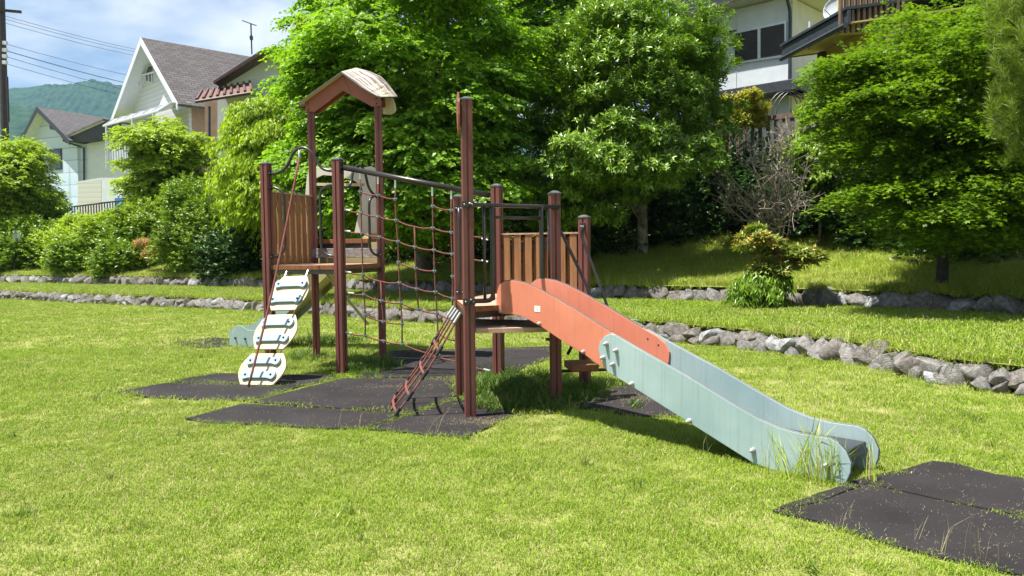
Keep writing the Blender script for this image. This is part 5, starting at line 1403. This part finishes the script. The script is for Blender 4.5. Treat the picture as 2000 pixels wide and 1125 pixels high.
apx_ = [P3(KR + nl_ * .75 - wl * .75, zt_ + .48), P3(V2(le.xy) + nl_ * .75, zt_ + .48), P3(V2(le.xy) - nl_ * 3.5, zt_ + 1.9), P3(KR - nl_ * 3.5 - wl * .75, zt_ + 1.9)]
house_part(hr, MB().prism(apx_, (0, 0, .1)), "roof", 'dkblue')
zl = kl(1541, 168).z
house_part(hr, MB().box(P3((KR + V2(le.xy)) / 2 + nl_ * .35, zl - .12), ((KR - V2(le.xy)).length + 1.2, .8, .34), math.atan2(wl.y, wl.x)), "lower_roof", 'dkblue', .02)
house_part(hr, MB().box(P3(KR + wr * 1.6 - wl * .3, zl - .12), (4.4, .7, .34), math.atan2(wr.y, wr.x)), "lower_roof", 'dkblue', .02)
house_part(hr, MB().tube([P3(KR + nl_ * .7 - wl * .1 + wr * .2, zt_ + .0), P3(KR + nl_ * .12 - wl * .06, zt_ - .45), P3(KR + nl_ * .07 - wl * .05, zt_ - .7), P3(KR + nl_ * .07 - wl * .05, zl)], .055, 8), "downpipe", 'dkblue')
# ochre house with a dark eave running towards the camera
ho = empty("house", (9.5, 19, 2.2)); tag(ho, "ochre house with dark eave and louvred balcony behind the maple", "house")
ea, eb = atd(1529, 114, 20), atd(1655, 48, 17.0); ed_ = (eb - ea); ed_.z = 0; far_ = Vector((3.8, .5, 0))
eb = Vector((eb.x, eb.y, ea.z))
house_part(ho, MB().prism([ea, eb, eb + Vector((0, 0, .3)), ea + Vector((0, 0, .3))], (.08, 0, 0)), "eave_fascia", 'dkblue', .01)
house_part(ho, MB().prism([ea, ea + far_ + Vector((0, 0, .55)), ea + far_ + Vector((0, 0, .85)), ea + Vector((0, 0, .3))], (0, .08, 0)), "eave_fascia", 'dkblue', .01)
house_part(ho, MB().prism([ea + Vector((.08, .02, .03)), eb + Vector((.08, .02, .03)), eb + far_ + Vector((0, 0, .58)), ea + far_ + Vector((0, 0, .58))], (0, 0, .03)), "soffit", 'hochre')
house_part(ho, MB().prism([ea + Vector((-.05, .1, .31)), eb + Vector((-.05, 0, .31)), eb + far_ + Vector((0, 0, .9)), ea + far_ + Vector((0, .1, .9))], (0, 0, .06)), "roof", 'dkblue')
house_part(ho, MB().prism([Vector((ea.x + .95, ea.y - .1, 2.2)), Vector((eb.x + .95, eb.y + .3, 2.2)), Vector((eb.x + .95, eb.y + .3, ea.z + .14)), Vector((ea.x + .95, ea.y - .1, ea.z + .14))], (.2, 0, 0)), "wall", 'hochre')
house_part(ho, MB().box((ea.x + .75, ea.y - .6, (2.2 + ea.z) / 2), (.16, .16, ea.z - 2.2), .1), "corner_post", 'dkblue')
house_part(ho, MB().tube([ea + Vector((-.06, -.05, -.03)), eb + Vector((-.06, -.05, -.03))], .06, 8), "gutter", 'dkblue')
for k in range(12):
    p0_, p1_ = atd(1642 + k * 11, 64 - k * .6, 17.2), atd(1642 + k * 11, -30, 17.2)
    house_part(ho, MB().box((p0_ + p1_) / 2, (.055, .1, (p1_ - p0_).length), .1), "louvre_slat", 'fencebrown')
house_part(ho, MB().prism([atd(1640, 66, 17.6), atd(1775, 60, 17.6), atd(1775, -30, 17.6), atd(1640, -30, 17.6)], (0, .15, 0)), "balcony_wall", 'hochre')
dish = empty("satellite_dish", atd(1627, 20, 22)); tag(dish, "grey satellite dish on a pole above the ochre house eave", "dish")
dm = MB(); dcx = atd(1627, 14, 22); dm.dome(dcx + Vector((.1, .12, 0)), (.75, .6, -.2), .36, .1, 20, 4)
dso = house_part(dish, dm, "reflector", 'poly'); dso.data.polygons.foreach_set("use_smooth", [True] * len(dso.data.polygons)); so_ = dso.modifiers.new("solid", 'SOLIDIFY'); so_.thickness = .02
house_part(dish, MB().tube([dcx + Vector((.15, .15, 0)), atd(1636, 60, 22)], .03, 6), "pole", 'alu')
house_part(dish, MB().tube([dcx + Vector((0, 0, -.3)), dcx + Vector((-.35, -.25, -.12))], .015, 5), "feed_arm", 'alu')
wp_ = empty("wall_pipe", atd(1582, 95, 19)); tag(wp_, "short white pipe standing at the ochre house eave", "pipe")
house_part(wp_, MB().tube([atd(1582, 98, 19), atd(1581.5, 42, 19)], .032, 8), "pipe", 'alu')
# brown garden fence above the bank
fA, fB = V2(atd(1398, 300, 21.6).xy), V2(atd(1720, 300, 18.6).xy); fd = (fB - fA).normalized()
def fg(x, y): return onpl(x, y, fA, fd)
gf = empty("garden_fence", fg(1550, 330)); tag(gf, "brown slatted garden fence above the bank in front of the white two-storey house", "fence")
zf1 = fg(1500, 231).z; zf0 = fg(1500, 330).z; flen = (fB - fA).length; fy = math.atan2(fd.y, fd.x)
house_part(gf, MB().box(P3((fA + fB) / 2, zf1), (flen, .1, .13), fy), "top_rail", 'fencebrown')
house_part(gf, MB().box(P3((fA + fB) / 2, zf0 + .05), (flen, .1, .12), fy), "bottom_rail", 'fencebrown')
ns_ = int(flen / .21)
for k in range(ns_ + 1): house_part(gf, MB().box(P3(fA + fd * (flen * k / ns_), (zf0 + zf1) / 2), (.1, .035, zf1 - zf0 - .1), fy), "slat", 'fencebrown')
house_part(gf, MB().prism([P3(fA + V2((0, .1)), 1.6), P3(fB + V2((0, .1)), 1.6), P3(fB + V2((0, .1)), zf0 - .03), P3(fA + V2((0, .1)), zf0 - .03)], (0, .3, 0)), "retaining_wall", 'concrete')
ar = empty("garden_arch", atd(1535, 235, 21.5)); tag(ar, "thin black metal garden arch in front of the white two-storey house", "arch")
for k, dx_ in enumerate((0, 9, 18)):
    house_part(ar, MB().tube(spline([atd(1497 + dx_, 240, 21.5 + k * .3), atd(1502 + dx_, 205, 21.5 + k * .3), atd(1520 + dx_, 182, 21.5 + k * .3), atd(1540 + dx_, 181, 21.5 + k * .3), atd(1556 + dx_, 200, 21.5 + k * .3), atd(1558 + dx_, 240, 21.5 + k * .3)], 4), .014, 5), "hoop", 'shutter')
# utility pole and wires
up = empty("utility_pole", (atd(10, 240, 38).x, 38, 2.5)); tag(up, "dark utility pole with insulators at the left edge of the sky", "pole")
pt, pb2 = atd(1, -60, 38), atd(14, 420, 38)
house_part(up, MB().tube([pb2, pt], [.19, .15], 12), "pole", 'shutter')
for y in (84, 98, 110, 122): house_part(up, MB().box(atd(10, y, 37.8), (.18, .18, .16)), "insulator", 'alu')
house_part(up, MB().box(atd(4, 20, 37.8), (1.6, .1, .12), .4), "crossarm", 'shutter')
house_part(up, MB().tube([atd(14, 150, 37.7), atd(17, 238, 37.7)], .05, 6), "conduit", 'shutter')
for (x0, y0, x1, y1, rr, lab) in ((-40, 17, 420, 121, .012, "topmost overhead wire left of the steep gable"), (-40, 23, 420, 126, .012, "second overhead wire from the top"), (-40, 31, 420, 133, .012, "third overhead wire from the top"),
        (8, 85, 420, 172, .011, "overhead wire leaving the topmost insulator"), (8, 98, 420, 190, .02, "thick overhead cable below the insulators"), (10, 110, 420, 205, .013, "overhead cable second from below"), (10, 124, 420, 215, .012, "lowest overhead cable crossing the hill")):
    a, c = atd(x0, y0, 38 if x0 > 0 else 40), atd(x1, y1, 62)
    w_ = MB().tube([a.lerp(c, t) - Vector((0, 0, .35 * math.sin(math.pi * t))) for t in np.linspace(0, 1, 10)], rr, 4).build("overhead_wire", 'shutter'); tag(w_, lab, "wire", "overhead wires at upper left")
sgn_ = empty("sign_post", (atd(30, 535, 29.65).x, 29.65, .6)); tag(sgn_, "small white board on a post under the tree at the left edge", "sign")
house_part(sgn_, MB().prism([atd(24, 451, 29.6), atd(40, 451, 29.6), atd(40, 470, 29.6), atd(24, 470, 29.6)], (0, .03, 0)), "board", 'hwhite'); house_part(sgn_, MB().tube([atd(28, 450, 29.65), atd(28, 535, 29.65)], .03, 6), "post", 'alu')

# ================================================================== GRASS
def blade_tuft(n, spread, hmin, hmax, w, seed, lean=.5):
    r2 = r_(seed); v = []; f = []
    for i in range(n):
        a = r2.uniform(0, 6.28); rr = spread * math.sqrt(r2.random()); x, y = rr * math.cos(a), rr * math.sin(a)
        h = r2.uniform(hmin, hmax); d = r2.uniform(0, 6.28); ln = h * r2.uniform(.1, lean); lx, ly = math.cos(d), math.sin(d); ww = w * r2.uniform(.7, 1.2); sx_, sy_ = -ly * ww / 2, lx * ww / 2
        o_ = len(v)
        v += [(x - sx_, y - sy_, -.004), (x + sx_, y + sy_, -.004), (x + lx * ln * .35 + sx_ * .8, y + ly * ln * .35 + sy_ * .8, h * .6), (x + lx * ln * .35 - sx_ * .8, y + ly * ln * .35 - sy_ * .8, h * .6), (x + lx * ln, y + ly * ln, h * r2.uniform(.85, 1))]
        f += [(o_, o_ + 1, o_ + 2, o_ + 3), (o_ + 3, o_ + 2, o_ + 4)]
    me = bpy.data.meshes.new("tuft"); me.from_pydata(v, [], f); me.update(); return me
def tuft_collection(name, metas, m):
    col = bpy.data.collections.new(name)
    for i, me in enumerate(metas):
        me.materials.append(MT[m]); o = bpy.data.objects.new(name + "_proto", me); col.objects.link(o)
    return col
def scatter(name, pts, scale, col, kind_label, tilt=.15, seed=0):
    """stuff: one object whose vertices carry tuft instances"""
    r2 = r_(seed); n = len(pts); me = raw_mesh(name, pts)
    rot = np.stack([r2.normal(0, tilt, n), r2.normal(0, tilt, n), r2.uniform(0, 6.28, n)], 1)
    a = me.attributes.new("rot", 'FLOAT_VECTOR', 'POINT'); a.data.foreach_set("vector", rot.astype(np.float32).ravel())
    a = me.attributes.new("scl", 'FLOAT', 'POINT'); a.data.foreach_set("value", np.asarray(scale, dtype=np.float32))
    a = me.attributes.new("pick", 'INT', 'POINT'); a.data.foreach_set("value", r2.integers(0, 99, n).astype(np.int32))
    o = bpy.data.objects.new(name, me); COL.objects.link(o); tag(o, kind_label, None, None, "stuff")
    g = bpy.data.node_groups.new(name + "_scatter", 'GeometryNodeTree')
    g.interface.new_socket("Geometry", in_out='INPUT', socket_type='NodeSocketGeometry'); g.interface.new_socket("Geometry", in_out='OUTPUT', socket_type='NodeSocketGeometry')
    gi = g.nodes.new("NodeGroupInput"); go = g.nodes.new("NodeGroupOutput")
    ip = g.nodes.new("GeometryNodeInstanceOnPoints"); ci = g.nodes.new("GeometryNodeCollectionInfo")
    ci.inputs["Collection"].default_value = col; ci.inputs["Separate Children"].default_value = True; ci.inputs["Reset Children"].default_value = True
    def na(nm, ty):
        q = g.nodes.new("GeometryNodeInputNamedAttribute"); q.data_type = ty; q.inputs["Name"].default_value = nm; return next(s_ for s_ in q.outputs if s_.enabled)
    g.links.new(gi.outputs[0], ip.inputs["Points"]); g.links.new(ci.outputs[0], ip.inputs["Instance"])
    ip.inputs["Pick Instance"].default_value = True
    g.links.new(na("pick", 'INT'), ip.inputs["Instance Index"])
    er = g.nodes.new("FunctionNodeEulerToRotation"); g.links.new(na("rot", 'FLOAT_VECTOR'), er.inputs[0]); g.links.new(er.outputs[0], ip.inputs["Rotation"])
    g.links.new(na("scl", 'FLOAT'), ip.inputs["Scale"])
    g.links.new(ip.outputs[0], go.inputs[0])
    md = o.modifiers.new("scatter", 'NODES'); md.node_group = g
    return o
lawn_c = tuft_collection("lawn_tuft", [blade_tuft(66, .085, .008, .022, .0029, 300 + i, 1.6) for i in range(6)], 'blade')
mid_c = tuft_collection("lawn_tuft_far", [blade_tuft(50, .15, .012, .03, .006, 320 + i, 1.3) for i in range(4)], 'blade')
long_c = tuft_collection("long_tuft", [blade_tuft(34, .13, .04, .17, .007, 340 + i, 1.1) for i in range(5)], 'longblade')
weed_c = tuft_collection("weed_tuft", [blade_tuft(30, .09, .05, .17, .009, 360 + i, 1.1) for i in range(5)], 'weed')
straw_c = tuft_collection("straw_tuft", [blade_tuft(9, .12, .004, .012, .0025, 380 + i, 5) for i in range(4)], 'straw')
tall_c = tuft_collection("tall_tuft", [blade_tuft(14, .05, .15, .42, .006, 395 + i, .5) for i in range(3)], 'longblade')
def off_tiles(p, grow_=1.0):
    ok = np.ones(len(p), bool)
    for k_, pts in TILEW.items():
        c_ = sum(pts, Vector()) / len(pts); e_ = 1.22 if k_ == 'h' else 1.0
        ok &= ~in_poly(p[:, 0], p[:, 1], [(c_.x + (q.x - c_.x) * e_, c_.y + (q.y - c_.y) * e_) for q in pts])
    return ok
w1y = lambda x, y: np.array([poly_at(W1, a / b_).y for a, b_ in zip(x, y)])
TAB = np.linspace(-1.1, 1.15, 420); W1Y = np.array([poly_at(W1, t).y for t in TAB]); W2Y = np.array([poly_at(W2, t).y for t in TAB])
def sector(y0, y1, dens, seed, wmax=.72):
    """random ground points inside the wedge of the view and a margin"""
    r2 = r_(seed); n = int(dens * wmax * (y1 * y1 - y0 * y0)); y = np.sqrt(r2.uniform(y0 * y0, y1 * y1, n)); x = r2.uniform(-wmax, wmax, n) * y
    return np.stack([x, y, np.zeros(n)], 1), r2
def patchy(p, amount, seed):
    """thin the turf in trodden, dry patches"""
    r3 = r_(seed); v = np.zeros(len(p))
    for f in (.5, .9, 1.7, 3.1, 5.5):
        a, b_, c_ = r3.uniform(0, 6.28, 3); th_ = r3.uniform(0, 3.14); v += np.sin((p[:, 0] * math.cos(th_) + p[:, 1] * math.sin(th_)) * f * 2 + a + 1.5 * np.sin(p[:, 1] * f + b_)) * np.sin(p[:, 0] * f * 1.6 + c_) / f ** .35
    q = 1 / (1 + np.exp(-3.0 * (v + .75))); return r3.random(len(p)) < 1 - amount * (1 - q)
def lawn_only(p): return p[:, 1] < np.interp(p[:, 0] / p[:, 1], TAB, W1Y) - .06
p, r2 = sector(2.4, 6.2, 560, 401, 1.0); p = p[lawn_only(p) & off_tiles(p) & patchy(p, .45, 77)]
scatter("lawn_grass", p, r2.uniform(.75, 1.3, len(p)), lawn_c, "short mown lawn grass in the foreground", seed=1)
p, r2 = sector(6.2, 11, 210, 402, 1.05); p = p[lawn_only(p) & off_tiles(p) & patchy(p, .5, 77)]
scatter("lawn_grass", p, r2.uniform(.85, 1.4, len(p)) * 1.25, lawn_c, "mown lawn grass around the play structure", seed=2)
p, r2 = sector(11, 26, 60, 403, .95); p = p[lawn_only(p)]
scatter("lawn_grass", p, r2.uniform(.9, 1.5, len(p)), mid_c, "mown lawn grass towards the far end of the lawn", seed=3)
# coarse tufts in the turf
p, r2 = sector(2.6, 10, 1.6, 405, .8); p = p[lawn_only(p) & off_tiles(p)]
scatter("coarse_grass", p, r2.uniform(.25, .5, len(p)), weed_c, "coarse darker grass tufts standing in the lawn", .3, 9)
# terrace and bank
r2 = r_(410); n = 38000; w = r2.uniform(-1.0, 1.1, n); a = np.interp(w, TAB, W1Y); c = np.interp(w, TAB, W2Y); t = r2.uniform(.03, .99, n); y = a + (c - a) * t
p = np.stack([w * y, y, np.full(n, TZ - .01)], 1)
scatter("terrace_grass", p, r2.uniform(.9, 1.6, n), mid_c, "short grass on the terrace between the two stone walls", seed=4)
n = 46000; w = r2.uniform(-1.0, 1.1, n); k = 1.01 + (r2.random(n) ** 1.5) * .55; c = np.interp(w, TAB, W2Y); y = c * k
p = np.stack([w * y, y, np.interp(k, [q[0] for q in KROW], [q[1] for q in KROW]) - .02], 1)
scatter("bank_grass", p, r2.uniform(.5, 1.15, n), long_c, "unmown long grass on the bank above the upper stone wall", seed=5)
# overhanging dry grass on the wall tops
for poly, zb, h, sd_ in ((W1, 0, TZ, 6), (W2, TZ, W2H, 7)):
    q = resample(poly, .05); arr = np.array([(a.x * (1 + .09 / a.length), a.y * (1 + .09 / a.length), zb + h - .02) for a in q]); arr[:, :2] += r2.normal(0, .05, (len(arr), 2))
    scatter("wall_top_grass", arr, r2.uniform(.55, 1.15, len(arr)), long_c, "grass fringe hanging over a stone wall", .4, sd_)
    q = resample(poly, .09); arr = np.array([(a.x * (1 - .10 / a.length), a.y * (1 - .10 / a.length), zb) for a in q]); arr[:, :2] += r2.normal(0, .05, (len(arr), 2))
    arr = arr[r2.random(len(arr)) < .8]
    scatter("wall_foot_grass", arr, r2.uniform(.3, .7, len(arr)), long_c, "longer grass at the foot of a stone wall", .3, sd_ + 10)
# weeds round the post feet and under the decks
pts = []
def clump(px0, py0, rx, ry, n, z=0):
    g0 = gnd(px0, py0)
    for i in range(n): pts.append((g0.x + r2.normal(0, rx), g0.y + r2.normal(0, ry), z))
for args in ((1000, 765, .22, .25, 150), (1060, 780, .25, .2, 150), (975, 752, .15, .12, 70), (1030, 800, .25, .1, 60), (700, 728, .14, .1, 60), (730, 715, .15, .12, 60), (640, 668, .3, .2, 70), (600, 700, .3, .2, 40), (1140, 765, .15, .1, 30), (1000, 735, .2, .1, 40)): clump(*args)
pts = np.array(pts); scatter("weeds", pts, r2.uniform(.4, .9, len(pts)), weed_c, "shaded weeds round the posts and under the deck", .3, 20)
pts = []
for args in ((1590, 938, .1, .04, 5), (1618, 943, .05, .03, 5), (1540, 938, .15, .03, 4)): clump(*args)
pts = np.array(pts); scatter("tall_grass", pts, r2.uniform(.6, 1.15, len(pts)), tall_c, "tall grass growing against the foot of the long slide", .18, 21)
# grass lines in the tile joints and along tile edges
pts = []
def line(p0, p1, step, jit, prob=1.0):
    a, c = gnd(*p0), gnd(*p1); n = max(2, int((c - a).length / step))
    for i in range(n):
        if r2.random() < prob: q = a.lerp(c, (i + r2.random()) / n); pts.append((q.x + r2.normal(0, jit), q.y + r2.normal(0, jit), .008))
line((485, 787), (668, 740), .03, .015); line((715, 841), (893, 780), .03, .015); line((325, 750), (590, 757), .05, .015, .6); line((474, 791), (803, 810), .05, .015, .35)
line((1694, 949), (1740, 958), .03, .015, .7); line((1825, 979), (1890, 993), .03, .015, .8); line((1950, 1004), (2010, 1018), .03, .02); line((690, 740), (890, 741), .05, .02, .5)
for kx in TILES:
    pp = TILES[kx]
    for i in range(len(pp)): line(pp[i], pp[(i + 1) % len(pp)], .06, .02, .35)
pts = np.array(pts); scatter("joint_grass", pts, r2.uniform(.35, .8, len(pts)), lawn_c, "grass growing in the rubber tile joints and edges", .3, 22)
# dry clippings on tiles and lawn
pts = []
for kx, m_ in (('c', 60), ('d', 60), ('e', 50), ('a', 25), ('b', 25), ('f', 50), ('g', 50), ('i', 120), ('j', 100), ('k', 40), ('l', 70)):
    poly = [(q.x, q.y) for q in TILEW[kx]]; xs_ = [q[0] for q in poly]; ys_ = [q[1] for q in poly]
    x = r2.uniform(min(xs_), max(xs_), m_ * 3); y = r2.uniform(min(ys_), max(ys_), m_ * 3); ok = in_poly(x, y, poly); x, y = x[ok][:m_], y[ok][:m_]
    pts += [(a, c, .021) for a, c in zip(x, y)]
clump(960, 828, .16, .08, 150, .02); clump(1260, 780, .3, .14, 260, .02); clump(770, 758, .25, .05, 70, .02); clump(850, 745, .25, .05, 70, .02); clump(870, 688, .5, .08, 160, .02); clump(1000, 684, .5, .05, 120, .02)
pts = np.array(pts); scatter("dry_clippings", pts, r2.uniform(.3, .8, len(pts)), straw_c, "dry grass clippings scattered over the rubber tiles", .1, 23)
stalk_c = tuft_collection("stalk_tuft", [blade_tuft(3, .03, .1, .22, .0022, 420 + i, .6) for i in range(3)], 'straw')
pts = []
for q in ((1790, 1062), (1822, 1075), (1850, 1088), (1893, 1092), (1905, 1100), (1935, 1104), (1668, 1020), (1560, 1012), (1640, 1040), (700, 838), (760, 842), (830, 846), (845, 850), (660, 838), (600, 837), (1380, 900), (1040, 880)): pts.append(tuple(gnd(*q)))
scatter("seed_stalks", np.array(pts), r2.uniform(.7, 1.1, len(pts)), stalk_c, "thin dry grass seed stalks at the rubber tile edges", .2, 24)
# haze in the valley air
hzb = MB().box((0, 1080, 269), (5600, 2300, 540)).build("haze", 'white'); hzb.data.materials.clear()
hm = bpy.data.materials.new("haze_air"); hm.use_nodes = True; hm.node_tree.nodes.clear()
ho_ = hm.node_tree.nodes.new("ShaderNodeOutputMaterial"); pv = hm.node_tree.nodes.new("ShaderNodeVolumePrincipled")
pv.inputs["Color"].default_value = (.36, .64, 1.0, 1); pv.inputs["Density"].default_value = .00013; pv.inputs["Anisotropy"].default_value = .2
hm.node_tree.links.new(pv.outputs[0], ho_.inputs["Volume"]); hzb.data.materials.append(hm); hzb["kind"] = "stuff"
